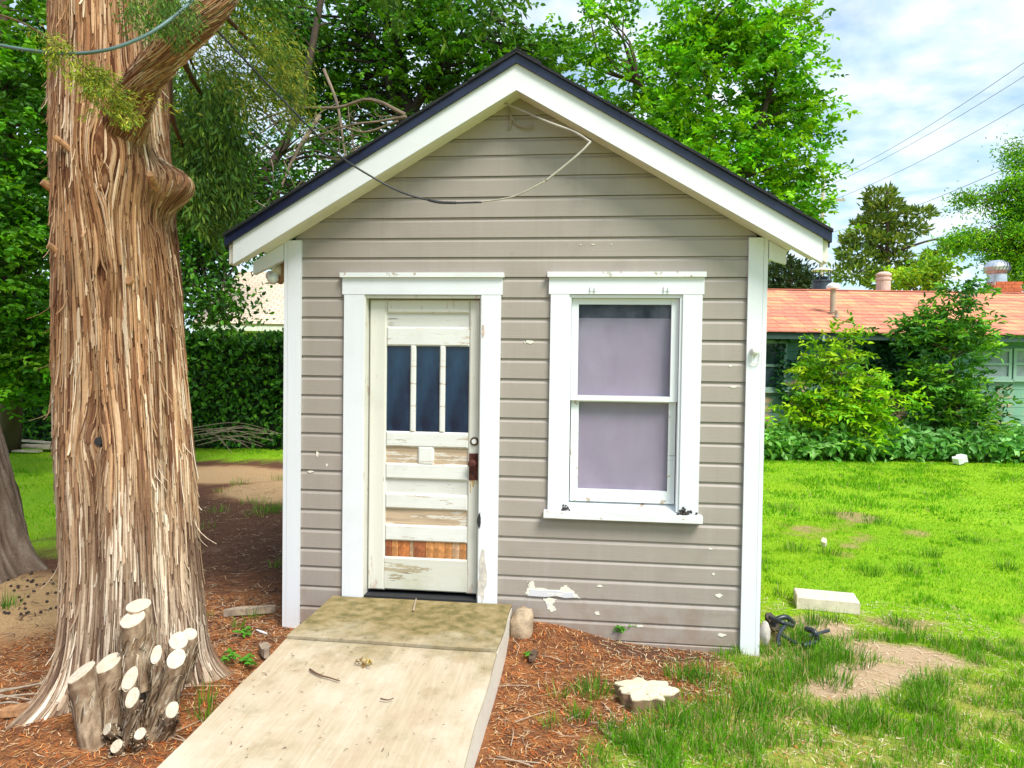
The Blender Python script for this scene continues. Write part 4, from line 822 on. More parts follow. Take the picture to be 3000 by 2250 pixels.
# ------------------------------------------------------------------ houses behind
HR = np.array([AR[0], AR[1], 0.0]); HR /= np.linalg.norm(HR); HF = np.array([-HR[1], HR[0], 0.0])
def HW(a, d, z): return np.array([CAM[0], CAM[1], 0]) + a * HR + d * HF + np.array([0, 0, z])
def va(vx, d): return (vx - 1106) * 0.000646 * d
def vz(vx, vy, d): return CAM[2] + (790 + (vx - 1106) * 0.0137 - vy) * 0.000646 * d
HB = [(0, 3, 2, 1), (4, 5, 6, 7), (0, 1, 5, 4), (1, 2, 6, 5), (2, 3, 7, 6), (3, 0, 4, 7)]
def hbox(a0, a1, d0, d1, z0, z1):
    return [HW(a0, d0, z0), HW(a1, d0, z0), HW(a1, d1, z0), HW(a0, d1, z0), HW(a0, d0, z1), HW(a1, d0, z1), HW(a1, d1, z1), HW(a0, d1, z1)], HB
def hobj(name, bx, mat, parent): V, F = hbox(*bx); return obj(name, V, F, mat, parent, loc=V[0])
M_hgreen = painted('house_green_paint', (0.10, 0.27, 0.20), (0.42, 0.36, 0.26), wear=0.93, grain=(3, 3, 20), var=0.15, dirt_amt=0.4, patch=3)
M_hworn = painted('house_weathered_paint', (0.20, 0.38, 0.28), (0.50, 0.36, 0.22), wear=0.72, grain=(1, 1, 14), var=0.2, dirt_amt=0.4, patch=1.6)
M_hwhite = painted('house_frame_paint', (0.30, 0.44, 0.36), (0.4, 0.4, 0.32), wear=0.95, var=0.1)
M_hglass = plain('house_window_glass', (0.04, 0.07, 0.08), 0.08, var=0.5, scale=3, bumps=0.02)
M_curtain = plain('grey_curtain', (0.26, 0.31, 0.32), 0.8, var=0.2, scale=5)
SH = [plain('coral_shingle_%s' % w_, c_, 0.9, var=0.12, scale=9, bumps=0.3) for w_, c_ in (('a', (0.56, 0.21, 0.13)), ('b', (0.60, 0.24, 0.14)), ('c', (0.52, 0.185, 0.125)), ('d', (0.62, 0.30, 0.155)))]
M_galv = plain('galvanised_metal', (0.50, 0.55, 0.62), 0.35, 0.7, 0.2, 6)
M_clay = plain('clay_flue', (0.60, 0.43, 0.36), 0.8, var=0.15)
M_brick = plain('orange_brick', (0.50, 0.13, 0.05), 0.9, var=0.2, scale=9)
M_dkmetal = plain('dark_metal', (0.05, 0.07, 0.09), 0.5, 0.4, 0.3)
M_tanpipe = plain('tan_vent_pipe', (0.36, 0.30, 0.22), 0.6, var=0.15)
DW, DE, DR = 16.9, 16.35, 20.2
ZE, ZR = vz(1655, 716, DE), vz(1655, 627, DR)
house = thing('green_house', HW(va(1930, DW), DW, 0), 'long low green house with coral shingle roof behind the lawn', 'house')
A0, A1 = 2.2, 17.0
zb = np.linspace(0, ZE - 0.02, 14)
for i in range(13):
    hobj('siding_board', (A0 + 0.4, A1 - 0.4, DW - 0.012 * (i % 2) * 0, DW + 0.04, zb[i] + 0.004, zb[i + 1] - 0.004), M_hworn if i < 8 else M_hgreen, house)
hobj('wall_core', (A0 + 0.42, A1 - 0.42, DW + 0.015, DR * 2 - DW, 0, ZE - 0.05), M_dark, house)
hobj('fascia', (A0, A1, DE + 0.03, DE + 0.06, ZE - 0.16, ZE - 0.012), plain('dark_green_fascia', (0.03, 0.07, 0.055), 0.7), house)
hobj('soffit', (A0, A1, DE + 0.061, DW + 0.06, ZE - 0.08, ZE - 0.06), M_hwhite, house)
for s_ in (0, 1):
    d0, d1 = (DE, DR) if s_ == 0 else (2 * DR - DE, DR)
    V = [HW(A0, d0, ZE - 0.02), HW(A1, d0, ZE - 0.02), HW(A1, d1, ZR - 0.02), HW(A0, d1, ZR - 0.02), HW(A0, d0, ZE), HW(A1, d0, ZE), HW(A1, d1, ZR), HW(A0, d1, ZR)]
    obj('roof_deck', V, HB if s_ == 0 else [f[::-1] for f in HB], SH[0] if s_ else M_dark, house)
nrow = 13; rs = random.Random(21)
sl_d, sl_z = (DR - DE) / nrow, (ZR - ZE) / nrow
unit_sh = {}
rest = MB()
for r_ in range(nrow):
    d0, z0 = DE - 0.03 + r_ * sl_d, ZE - 0.012 + r_ * sl_z; ext = 1.12
    av0, av1 = va(1640, d0), va(2222, d0); a_ = A0 - rs.random() * 0.3
    while a_ < A1:
        wd = rs.choice((0.26, 0.30, 0.34)); mat = rs.choice(SH); key = (wd, mat.name)
        h0 = 0.034; L0 = sl_d * ext; Zr = sl_z * ext
        loc = HW(a_, d0, z0)
        def shp():
            o = HW(0, 0, 0); g = wd - 0.008
            return [HW(x, y, z) - o for x, y, z in ((0, 0, 0.006), (g, 0, 0.006), (g, L0, Zr + 0.004), (0, L0, Zr + 0.004), (0, 0, h0), (g, 0, h0), (g, L0, Zr + 0.012), (0, L0, Zr + 0.012))]
        if av0 <= a_ <= av1:
            if key not in unit_sh: unit_sh[key] = mesh_np('shingle', np.array(shp()), HB, None, False, mat)
            link('shingle', unit_sh[key], house, loc + np.array([0, 0, rs.uniform(0, 0.006)]))
        else: rest.add([p + loc for p in shp()], HB)
        a_ += wd
tag(rest.build('outer_shingles', SH[1], house), kind='stuff')
hobj('ridge_cap', (A0, A1, DR - 0.1, DR + 0.1, ZR + 0.008, ZR + 0.035), SH[2], house)
def hwindow(vx0, vx1, vy0, vy1, split=True, curtain=False):
    a0, a1 = va(vx0, DW), va(vx1, DW); z1, z0 = vz(vx0, vy0, DW), vz(vx0, vy1, DW); f = 0.07
    wi = hobj('window', (a0 + f, a1 - f, DW - 0.01, DW - 0.004, z0 + f, z1 - f), M_curtain if curtain else M_hglass, house)
    for bx in ((a0, a0 + f, DW - 0.05, DW - 0.002, z0, z1), (a1 - f, a1, DW - 0.05, DW - 0.002, z0, z1), (a0 + f + .001, a1 - f - .001, DW - 0.048, DW - 0.002, z1 - f, z1), (a0 + f + .001, a1 - f - .001, DW - 0.048, DW - 0.002, z0, z0 + f)): hobj('frame', bx, M_hwhite, wi)
    if split: hobj('meeting_rail', (a0 + f + .001, a1 - f - .001, DW - 0.044, DW - 0.012, (z0 + z1) / 2 - 0.03, (z0 + z1) / 2 + 0.03), M_hwhite, wi)
    hobj('sill', (a0 - 0.04, a1 + 0.04, DW - 0.09, DW - 0.003, z0 - 0.06, z0 - 0.002), M_hwhite, wi)
hwindow(1640, 1698, 735, 842); hwindow(2098, 2182, 752, 818, True, True); hwindow(2186, 2275, 752, 818, True, True)
hobj('eave_bracket', (va(1776, DE), va(1781, DE), DE + 0.02, DE + 0.05, ZE - 0.20, ZE - 0.02), M_hwhite, house)
def hlathe(vx, vyb, d, prof, mat, name, parent, n=20):
    p = HW(va(vx, d), d, vz(vx, vyb, d)); m = MB(); m.lathe(prof, p, n); return m.build(name, mat, parent, loc=p, smooth=False)
s1 = 0.000646 * 18.0
vp = thing('vent_pipe', HW(va(1795, 17.8), 17.8, vz(1795, 692, 17.8)), 'tan roof vent pipe with white mushroom cap on the coral roof', 'vent pipe')
hlathe(1795, 690, 17.8, [(0.19, -0.02), (0.17, 0.03), (0.09, 0.06), (0.09, 0.16), (0.10, 0.18), (0.065, 0.19), (0.065, 0.78)], M_tanpipe, 'pipe', vp)
hlathe(1795, 690, 17.8, [(0.07, 0.75), (0.16, 0.77), (0.16, 0.83), (0.10, 0.89), (0.02, 0.91)], M_porc, 'cap', vp)
sv = thing('roof_vent_stub', HW(va(1804, 17.45), 17.45, vz(1804, 692, 17.45)), 'short stub vent with square flashing just below the mushroom capped pipe', 'vent')
hlathe(1804, 692, 17.45, [(0.06, -0.05), (0.06, 0.10), (0.045, 0.12), (0.045, 0.24)], M_tanpipe, 'pipe', sv)
p_ = HW(va(1804, 17.45), 17.45, vz(1804, 694, 17.45)); sl_ = (ZR - ZE) / (DR - DE)
V = [HW(va(1804, 17.45) + x, 17.45 + y, p_[2] + sl_ * y + z) for z in (-0.01, 0.02) for x, y in ((-0.2, -0.2), (0.2, -0.2), (0.2, 0.2), (-0.2, 0.2))]
obj('flashing', V, HB, M_porc, sv)
fl = thing('clay_flue', HW(va(1903, 20.6), 20.6, vz(1903, 640, 20.6)), 'pinkish clay chimney flue with rounded cap behind the coral roof ridge', 'chimney')
hlathe(1903, 640, 20.6, [(0.19, -0.4), (0.19, 0.45)], M_clay, 'flue', fl); hlathe(1903, 640, 20.6, [(0.21, 0.452), (0.21, 0.52), (0.17, 0.54), (0.17, 0.57), (0.21, 0.58), (0.21, 0.63), (0.12, 0.69), (0.02, 0.70)], M_clay, 'cap', fl)
bc = thing('metal_chimney', HW(va(1770, 21.0), 21.0, vz(1770, 640, 21.0)), 'black metal chimney with open caged cap behind the coral roof', 'chimney')
hlathe(1770, 640, 21.0, [(0.26, -0.4), (0.26, 0.40), (0.28, 0.41), (0.28, 0.46), (0.15, 0.47)], M_dkmetal, 'stack', bc)
m = MB(); p_ = HW(va(1770, 21.0), 21.0, vz(1770, 640, 21.0)); m.lathe([(0.13, 0.46), (0.20, 0.56), (0.04, 0.58)], p_, 16)
for k in range(6): x_, y_ = 0.24 * math.cos(k * 1.047), 0.24 * math.sin(k * 1.047); m.box(p_[0] + x_ - 0.012, p_[0] + x_ + 0.012, p_[1] + y_ - 0.012, p_[1] + y_ + 0.012, p_[2] + 0.46, p_[2] + 0.74)
m.build('cage', M_dkmetal, bc); hlathe(1770, 640, 21.0, [(0.29, 0.74), (0.29, 0.76), (0.18, 0.81), (0.03, 0.83)], M_porc, 'cap', bc)
tv = thing('turbine_vent', HW(va(2150, 20.8), 20.8, vz(2150, 640, 20.8)), 'shiny metal turbine vent on an orange brick chimney', 'vent')
p_ = HW(va(2158, 20.8), 20.8, vz(2150, 634, 20.8)); rs = random.Random(2)
for lv in range(4):
    z_ = p_[2] - 0.06 + lv * 0.095
    for s2 in range(3):
        x0 = p_[0] - 0.36 + s2 * 0.24 + (0.06 if lv % 2 else 0) ; m = MB(); m.box(x0, x0 + 0.228, p_[1] - 0.3, p_[1] + 0.3, z_, z_ + 0.085); m.build('brick', M_brick, tv)
m = MB(); m.box(p_[0] - 0.34, p_[0] + 0.38, p_[1] - 0.28, p_[1] + 0.28, p_[2] - 0.4, p_[2] + 0.30); m.build('mortar_core', M_clay, tv)
pt = HW(va(2147, 20.8), 20.8, 0); pt[2] = p_[2] + 0.31; m = MB(); m.lathe([(0.25, 0), (0.24, 0.22), (0.25, 0.24)], pt, 24); m.build('collar', M_galv, tv)
m = MB()
for k in range(22):
    a0_ = 2 * math.pi * k / 22; prof = [(0.24, 0.24), (0.33, 0.34), (0.345, 0.44), (0.30, 0.55), (0.17, 0.63), (0.06, 0.65)]
    V = []
    for j, (r_, h_) in enumerate(prof):
        for q, rr_ in ((0, r_), (0.34, r_ * 0.93)): a_ = a0_ + q + 0.10 * j; V.append((pt[0] + rr_ * math.cos(a_), pt[1] + rr_ * math.sin(a_), pt[2] + h_))
    m.add(V, [(2 * j, 2 * j + 1, 2 * j + 3, 2 * j + 2) for j in range(5)])
m.build('turbine_head', M_galv, tv)

# pale house beyond the hedge on the left
ph = thing('pale_house', HW(va(560, 26), 26, 0), 'pale house with tan shingle roof beyond the left hedge', 'house')
M_tan, t, b = newmat('tan_shingle_roof'); br = N(t, 'ShaderNodeTexBrick'); t.links.new(coords(t, (1, 1, 1)), br.inputs['Vector']); br.inputs['Scale'].default_value = 1.0
br.inputs['Color1'].default_value = (0.62, 0.50, 0.38, 1); br.inputs['Color2'].default_value = (0.70, 0.60, 0.48, 1); br.inputs['Mortar'].default_value = (0.42, 0.30, 0.22, 1); br.inputs['Mortar Size'].default_value = 0.02; br.inputs['Brick Width'].default_value = 0.35; br.inputs['Row Height'].default_value = 0.16
t.links.new(br.outputs['Color'], b.inputs['Base Color']); b.inputs['Roughness'].default_value = 0.9
M_cwall = plain('cream_wall', (0.60, 0.55, 0.40), 0.8); M_cfas = plain('cream_fascia', (0.72, 0.72, 0.62), 0.7)
aL, aR = va(415, 24) , va(1000, 24); ze, zr = vz(560, 703, 24), vz(610, 592, 28)
hobj('wall', (aL + 0.5, aR, 24.5, 32, 0, ze - 0.1), M_cwall, ph); hobj('fascia', (aL, aR, 24.0, 24.06, ze - 0.18, ze + 0.06), M_cfas, ph); hobj('soffit', (aL, aR, 24.061, 24.52, ze - 0.17, ze - 0.12), M_cfas, ph)
def slab(V): return V, HB
ln = math.hypot(4.0, zr - ze); lo = HW(aL, 24 - 0.05, ze + 0.06)
me = mesh_np('roof', np.array([(0, 0, -0.06), (aR - aL, 0, -0.06), (aR - aL, ln, -0.06), (0.0, ln, -0.06), (0, 0, 0), (aR - aL, 0, 0), (aR - aL, ln, 0), (0.0, ln, 0)]), HB, None, False, M_tan)
ro = link('roof', me, ph, lo); ro.rotation_euler = (math.atan2(zr - ze, 4.0), 0, math.atan2(HR[1], HR[0]))
me2 = mesh_np('roof', np.array([(0, 0, -0.06), (aR - aL, 0, -0.06), (aR - aL, ln, -0.06), (0.0, ln, -0.06), (0, 0, 0), (aR - aL, 0, 0), (aR - aL, ln, 0), (0.0, ln, 0)]), HB, None, False, M_tan)
ro = link('roof', me2, ph, HW(aR, 32.05, ze + 0.06)); ro.rotation_euler = (math.atan2(zr - ze, 4.0), 0, math.atan2(HR[1], HR[0]) + math.pi)

# ------------------------------------------------------------------ trees and shrubs
def up(p, dz): return p + np.array([0, 0, dz])
B1 = np.array([2.4, 8.3, 0.0])
broad_tree('elm_tree', 'bright green leafy tree rising behind the right roof slope', 'tree', B1,
    [B1, up(B1, 1.5) + [-0.1, 0, 0], up(B1, 3.0) + [0.1, 0.1, 0], up(B1, 5.0) + [0.2, 0, 0], up(B1, 7.5)], [0.22, 0.18, 0.15, 0.10, 0.04],
    [E(1560, 250, 12.8, 190, 190, 1.5, 80), E(1660, 130, 12.8, 75, 120, 1.0, 26), E(1690, 300, 12.6, 80, 120, 0.9, 30), E(1380, 110, 13.4, 190, 130, 1.6, 46), E(1725, 430, 12.6, 62, 50, 0.6, 16), E(1560, 60, 13, 130, 80, 1.2, 26), E(1480, 330, 12.2, 120, 90, 0.8, 22)],
    0.10, 120, BRIGHT, 101, spread=0.21, pin='spray', limbs=[([up(B1, 2.6), PD(1500, 330, 12.6), PD(1380, 180, 13)], [0.10, 0.07, 0.03]), ([up(B1, 3.0), PD(1620, 330, 12.6), PD(1680, 150, 12.6)], [0.10, 0.07, 0.03])])
B2 = PZ(925, 960) * np.array([1, 1, 0]); B2 = np.array([-2.2, 8.8, 0])
broad_tree('maple_tree', 'dark trunked leafy tree behind the roof peak', 'tree', B2,
    [B2, PD(905, 400, 13.8), PD(880, 250, 13.8), PD(860, 120, 13.8), PD(830, -80, 13.8)], [0.22, 0.19, 0.17, 0.13, 0.07],
    [E(1040, 90, 13.4, 190, 120, 1.4, 62), E(900, 100, 14.2, 160, 150, 1.2, 44), E(1130, 160, 13, 120, 70, 0.8, 22), E(780, 60, 14, 130, 110, 1.2, 20), E(800, 280, 14.2, 130, 90, 0.9, 18), E(960, 230, 14.0, 110, 60, .8, 18), E(700, 150, 14.4, 90, 90, 1, 26), E(740, 230, 14.4, 90, 70, .8, 18), E(640, 60, 14.4, 90, 80, 1, 18)],
    0.115, 92, GREEN, 102, spread=0.22, pin='spray', twigc=(0.05, 0.04, 0.035), limbs=[([PD(905, 400, 13.8), PD(840, 180, 13.6), PD(790, 40, 13.4)], [0.12, 0.09, 0.05]), ([PD(880, 260, 13.8), PD(960, 130, 13.5), PD(1060, 40, 13.4)], [0.10, 0.07, 0.04])])
B3 = PZ(330, 985)
broad_tree('scrub_tree', 'shaded scrubby tree with bare tangled twigs left of the roof', 'tree', B3,
    [B3, PD(370, 700, 13.2), PD(480, 480, 13), PD(620, 300, 13), PD(690, 20, 13), PD(700, -100, 13)], [0.10, 0.09, 0.085, 0.075, 0.06, 0.04],
    [E(620, 100, 13.5, 120, 100, 1.2, 14), E(560, 430, 12.5, 120, 80, 1.0, 26), E(700, 370, 12.6, 120, 90, 0.9, 18), E(450, 560, 12.0, 80, 100, 0.8, 30), E(450, 660, 11.6, 65, 55, 0.5, 16), E(410, 480, 12, 50, 80, .6, 16), E(520, 300, 13.5, 90, 120, 1, 18)],
    0.105, 60, DEEP + GREEN[:2], 103, spread=0.25, twigc=(0.09, 0.065, 0.05))
# bare pale branches over the roof edge: a dead limb of the scrub tree
dl = bpy.data.objects['scrub_tree']; rng = np.random.default_rng(5); m = MB()
for pts, r_ in ([((875, 248, 11.5), (800, 215, 11.5), (730, 232, 11.7), (640, 235, 12), (540, 265, 12.2)), 0.035], [((878, 252, 11.4), (820, 262, 11.5), (760, 270, 11.6), (660, 300, 11.9)), 0.026], [((860, 262, 11.4), (790, 285, 11.5), (735, 275, 11.5), (690, 300, 11.6)), 0.02],
                [((640, 235, 12), (560, 290, 12), (520, 330, 12)), 0.018], [((700, 150, 12.5), (730, 230, 12.2), (745, 330, 11.8), (760, 350, 11.6)), 0.03], [((690, 250, 12.5), (640, 330, 12.2), (600, 420, 12), (560, 500, 12)), 0.04]):
    P = smooth_path([PD(*p) for p in pts], 22); m.tube(P, np.linspace(r_, r_ * 0.35, len(P)), 7)
for k in range(130):
    a_ = PD(rng.uniform(500, 830), rng.uniform(220, 480), rng.uniform(11.6, 13.2)); d_ = unit(rng.normal(size=3) * [1, 0.6, 0.5] + [0, 0, -0.25]); L_ = rng.uniform(0.25, 1.0)
    P = smooth_path([a_, a_ + d_ * L_ * 0.5 + rng.normal(size=3) * 0.06, a_ + d_ * L_ + [0, 0, -0.12]], 8); m.tube(P, np.linspace(0.010, 0.004, len(P)), 4, False)
m.c = [tuple(np.array([0.24, 0.18, 0.13]) * rng.uniform(0.4, 1.4)) for _ in m.v]
m.build('dead_branches', M_twig, dl, col=True)
B4 = PZ(20, 975)
broad_tree('mulberry_tree', 'dense green leafy tree filling the left edge behind the trunks', 'tree', B4,
    [B4, PD(30, 700, 12.5), PD(20, 400, 12.5), PD(10, 100, 12.5), PD(0, -200, 12.5)], [0.2, 0.17, 0.15, 0.11, 0.06],
    [E(40, 250, 11.5, 90, 180, 1.0, 50), E(40, 560, 11.2, 90, 170, 0.9, 55), E(50, 780, 11.5, 80, 100, 0.8, 36), E(-60, 400, 12, 120, 350, 1.2, 60), E(80, 60, 12, 100, 90, 1, 20), E(220, 300, 13.5, 160, 320, .8, 40)],
    0.115, 95, GREEN + BRIGHT[:1], 104, spread=0.22, pin='spray')
B5 = HW(va(300, 22), 22, 0)
broad_tree('far_ash_tree', 'distant dark green tree beyond the left hedge', 'tree', B5,
    [B5, up(B5, 3), up(B5, 6), up(B5, 10)], [0.3, 0.25, 0.2, 0.08],
    [E(250, 330, 22, 230, 250, 2.2, 60), E(560, 520, 31, 90, 45, 1.5, 26), E(640, 520, 31, 60, 40, 1.5, 14), E(450, 400, 23, 100, 130, 1.5, 24), E(130, 600, 22, 150, 160, 1.5, 36)],
    0.17, 110, GREEN, 105, spread=0.5)
# right of the shed
def far_cedar(name, label, base, h, lobes, seed, pal, size=0.28, per=900):
    rng = np.random.default_rng(seed); T = thing(name, base, label, 'tree'); m = MB(); top = up(base, h); P = smooth_path([base, (base + top) / 2 + [0.15, 0, 0], top], 16); m.tube(P, np.linspace(0.28, 0.05, len(P)), 8); parts = []
    for c, r, k in lobes:
        a_ = P[np.argmin(np.abs(P[:, 2] - (c[2] - 0.3)))]; branch_to(m, a_, np.array(c), 0.07, rng)
        kk = int(per * k); d = unit(rng.normal(size=(kk, 3))); q = rng.uniform(0.2, 1, (kk, 1)) ** 0.5; pos = np.array(c) + d * q * np.array(r) * (0.75 + 0.5 * vnoise(d[:, 0] * 3, d[:, 1] * 3, d[:, 2] * 3, s=seed))[:, None]
        parts.append(spray_mesh(pos, d + [0, 0, 0.4], size * rng.uniform(0.5, 1.3, kk), pal_cols(pal, kk, rng, rng.uniform(0.8, 1.2), 0.3), rng, 0.4))
    m.c = [(0.09, 0.06, 0.045)] * len(m.v); m.build('trunk', M_twig, T, col=True, smooth=True); V, F, C = cat(parts); tag(obj('crown', V, F, M_needle, T, C=C), kind='stuff'); return T
bG = HW(va(1905, 33), 33, 0)
CEDF = [(0.18, 0.25, 0.035), (0.12, 0.19, 0.035), (0.26, 0.30, 0.05), (0.09, 0.15, 0.03)]
far_cedar('far_cedar', 'olive green cedar standing in front of the sky beyond the coral roof', bG, vz(1905, 415, 33),
    [E(1900, 425, 33, 34, 16, 0.8, 0.5), E(1912, 452, 33, 46, 14, 0.9, 0.6), E(1985, 462, 33, 36, 9, 0.5, 0.35), E(1890, 482, 33, 48, 13, 1.0, 0.6), E(1965, 496, 33, 46, 8, 0.8, 0.4), E(1865, 515, 33, 46, 14, 1.0, 0.6), E(1925, 525, 33, 46, 13, 0.9, 0.5), E(1850, 550, 33, 44, 15, 0.9, 0.6), E(1930, 560, 33, 36, 12, 0.9, 0.4), E(1845, 590, 33, 56, 18, 1.0, 0.8), E(1925, 605, 33, 60, 22, 1.3, 0.9), E(1995, 580, 33, 48, 9, 0.5, 0.4), E(2035, 550, 33, 40, 6, 0.4, 0.25), E(2060, 528, 33, 24, 6, 0.4, 0.12), E(1838, 525, 33, 18, 12, 0.5, 0.2), E(1900, 500, 33.6, 24, 70, 0.4, 0.5)], 111, CEDF, 0.30, 800)
m = MB(); P = smooth_path([PD(1905, 600, 33), PD(1960, 575, 33), PD(2030, 545, 33), PD(2065, 530, 33)], 16); m.tube(P, np.linspace(0.12, 0.03, len(P)), 6); m.c = [(0.08, 0.06, 0.05)] * len(m.v); m.build('bare_limb', M_twig, bpy.data.objects['far_cedar'], col=True)
bF = HW(va(1700, 26), 26, 0)
far_cedar('dark_cedar', 'dark cedar just above the coral roof beside the shed corner', bF, vz(1700, 560, 26), [E(1700, 600, 26, 50, 40, 1.0, 1.2), E(1655, 590, 26, 50, 60, 1.0, 1.2), E(1735, 610, 26, 25, 25, .6, .4)], 112, [(0.04, 0.08, 0.03), (0.06, 0.11, 0.03), (0.03, 0.06, 0.02)], 0.22, 1000)
bH = HW(va(2260, 24), 24, 0)
broad_tree('locust_tree', 'feathery green tree at the right edge above the house', 'tree', bH, [bH, up(bH, 3), up(bH, 5.5), up(bH, 9)], [0.2, 0.16, 0.12, 0.05],
    [E(2185, 430, 24, 42, 50, 0.9, 34), E(2110, 520, 24, 62, 20, 0.7, 26), E(2195, 540, 24, 45, 55, 1.0, 46), E(2095, 440, 24, 16, 20, 0.3, 6), E(2205, 340, 24, 22, 24, 0.5, 10), E(2260, 450, 24, 60, 120, 1.1, 44), E(2190, 600, 24, 40, 25, 0.6, 14)], 0.12, 120, BRIGHT, 113, spread=0.26, aspect=0.36)
bI = HW(va(1995, 24), 24, 0)
broad_tree('lime_shrub', 'lime green shrub peeking above the coral roof ridge', 'shrub', bI, [bI, up(bI, 2), up(bI, 4)], [0.08, 0.06, 0.03], [E(1990, 600, 24, 60, 30, 0.8, 16), E(2010, 580, 24, 30, 20, 0.5, 8)], 0.16, 80, LIME, 114, spread=0.28)
bJ = HW(va(1810, 15.0), 15.0, 0)
broad_tree('ash_sapling', 'yellow green bushy sapling growing against the green house', 'shrub', bJ, [bJ, up(bJ, 0.9), up(bJ, 2.0) + [0.1, 0, 0]], [0.05, 0.035, 0.012],
    [E(1810, 800, 15.0, 62, 50, 0.45, 22), E(1790, 890, 14.9, 66, 42, 0.45, 26), E(1890, 860, 14.8, 60, 50, 0.45, 22), E(1842, 748, 15.0, 16, 22, 0.2, 5), E(1768, 785, 15.0, 14, 22, 0.2, 4), E(1700, 905, 15.0, 36, 20, 0.3, 8), E(1850, 930, 14.7, 80, 26, 0.4, 16)], 0.135, 46, [(0.34, 0.60, 0.012), (0.24, 0.52, 0.012), (0.15, 0.40, 0.02), (0.42, 0.62, 0.015)], 115, spread=0.16, twigc=(0.18, 0.16, 0.08), pin=True, up=1.0)
bK = HW(va(2050, 15.5), 15.5, 0)
broad_tree('tall_sapling', 'tall dark green sapling reaching above the coral eave', 'shrub', bK, [bK, up(bK, 1.2), up(bK, 2.4) + [0.1, 0, 0], PD(2095, 610, 15.3)], [0.06, 0.05, 0.03, 0.01],
    [E(2035, 810, 15.4, 75, 72, 0.5, 30), E(2070, 705, 15.3, 45, 40, 0.35, 14), E(1965, 720, 15.3, 40, 24, 0.3, 9), E(2088, 640, 15.2, 20, 26, 0.2, 6), E(2060, 895, 15.2, 80, 38, 0.45, 22), E(1990, 860, 15.3, 40, 45, 0.35, 10), E(2120, 745, 15.2, 26, 24, 0.25, 6), E(2005, 690, 15.3, 30, 16, 0.2, 5)], 0.145, 50, [(0.08, 0.26, 0.03), (0.12, 0.34, 0.03), (0.05, 0.17, 0.03), (0.22, 0.46, 0.03)], 116, spread=0.17, twigc=(0.15, 0.13, 0.08), pin=True)
def leaf_bank(name, label, cat_, pts, leaf, pal, seed, group=None, aspect=0.6, up_=1.0, droop=0.4, base=None):
    rng = np.random.default_rng(seed); T = thing(name, base if base is not None else pts.mean(0) * [1, 1, 0], label, cat_, group); n = len(pts)
    tint = 0.7 + 0.6 * fbm(pts[:, 0] * 1.7, pts[:, 1] * 1.7, pts[:, 2] * 1.7, s=seed)[:, None]
    V, F, C = leaf_mesh(pts, leaf * rng.uniform(0.6, 1.25, n), pal_cols(pal, n, rng) * tint, rng, up_, droop, aspect); tag(obj('foliage', V, F, M_leaf, T, C=C), kind='stuff'); return T
rng = np.random.default_rng(77)
def bank_pts(vx0, vx1, d0, d1, h, n, hv=0.35):
    a = rng.uniform(0, 1, n); d = rng.uniform(d0, d1, n); vx = vx0 + (vx1 - vx0) * a; top = h * (1 - hv + hv * 2 * fbm(vx * 0.02, d * 1.5, s=19)) * np.clip(1.15 - ((d - d0) / (d1 - d0) * 2 - 1.2) ** 2 * 0.35, 0.3, 1)
    z = top * rng.uniform(0, 1, n) ** 0.45; return np.stack([HW(va(x, dd), dd, zz) for x, dd, zz in zip(vx, d, z)])
leaf_bank('creeper_bank', 'low bank of pale green creeper at the foot of the yellow green sapling', 'creeper', bank_pts(1560, 1890, 14.4, 15.6, 0.62, 3600), 0.18, [(0.20, 0.48, 0.08), (0.30, 0.58, 0.14), (0.12, 0.34, 0.05)], 121)
leaf_bank('creeper_bank', 'low bank of pale green creeper at the foot of the tall dark sapling', 'creeper', bank_pts(1880, 2300, 14.5, 15.7, 0.62, 4000), 0.18, [(0.18, 0.46, 0.10), (0.30, 0.58, 0.18), (0.12, 0.34, 0.07)], 122)
n = 2600; vx_ = np.concatenate([rng.uniform(1860, 2040, n // 2), rng.normal(1700, 14, n // 6), rng.uniform(1700, 2180, n // 3)]); vy_ = np.concatenate([rng.uniform(728, 850, n // 2), rng.uniform(720, 860, n // 6), rng.uniform(830, 960, n // 3)])
keep = fbm(vx_ * 0.02, vy_ * 0.02, s=8) > 0.40; vx_, vy_ = vx_[keep], vy_[keep]
leaf_bank('wall_ivy', 'dark ivy climbing the green house wall under the eave', 'ivy', np.stack([HW(va(x, 16.8), 16.8 - rng.uniform(0, 0.12), vz(x, y, 16.8)) for x, y in zip(vx_, vy_)]), 0.15, [(0.03, 0.12, 0.05), (0.05, 0.17, 0.07), (0.02, 0.08, 0.03)], 123, up_=0.3)
# hedge on the left: leaves over a dark core
hd0, hd1 = 15.2, 16.4
hz = lambda vx: vz(500, 728, hd0) * (0.94 + 0.10 * vnoise(np.asarray(vx) * 0.02, np.asarray(vx) * 0, s=4))
n = 15000; vx_ = rng.uniform(-260, 700, n); top = hz(vx_); side = rng.uniform(0, 1, n)
d_ = np.where(side < 0.72, hd0 + rng.normal(0, 0.10, n) + 0.25 * (vnoise(vx_ * 0.03, side * 9, s=6)), rng.uniform(hd0, hd1, n)); z_ = np.where(side < 0.72, top * rng.uniform(0, 1, n) ** 0.85, top + rng.normal(0, 0.06, n))
hp = np.stack([HW(va(x, dd), dd, zz) for x, dd, zz in zip(vx_, d_, z_)])
hedge = leaf_bank('ivy_hedge', 'tall dark green ivy covered hedge left of the shed', 'hedge', hp, 0.14, [(0.045, 0.17, 0.02), (0.08, 0.27, 0.025), (0.025, 0.10, 0.015), (0.14, 0.38, 0.03)], 124, up_=0.5)
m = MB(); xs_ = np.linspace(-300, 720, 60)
V = []; 
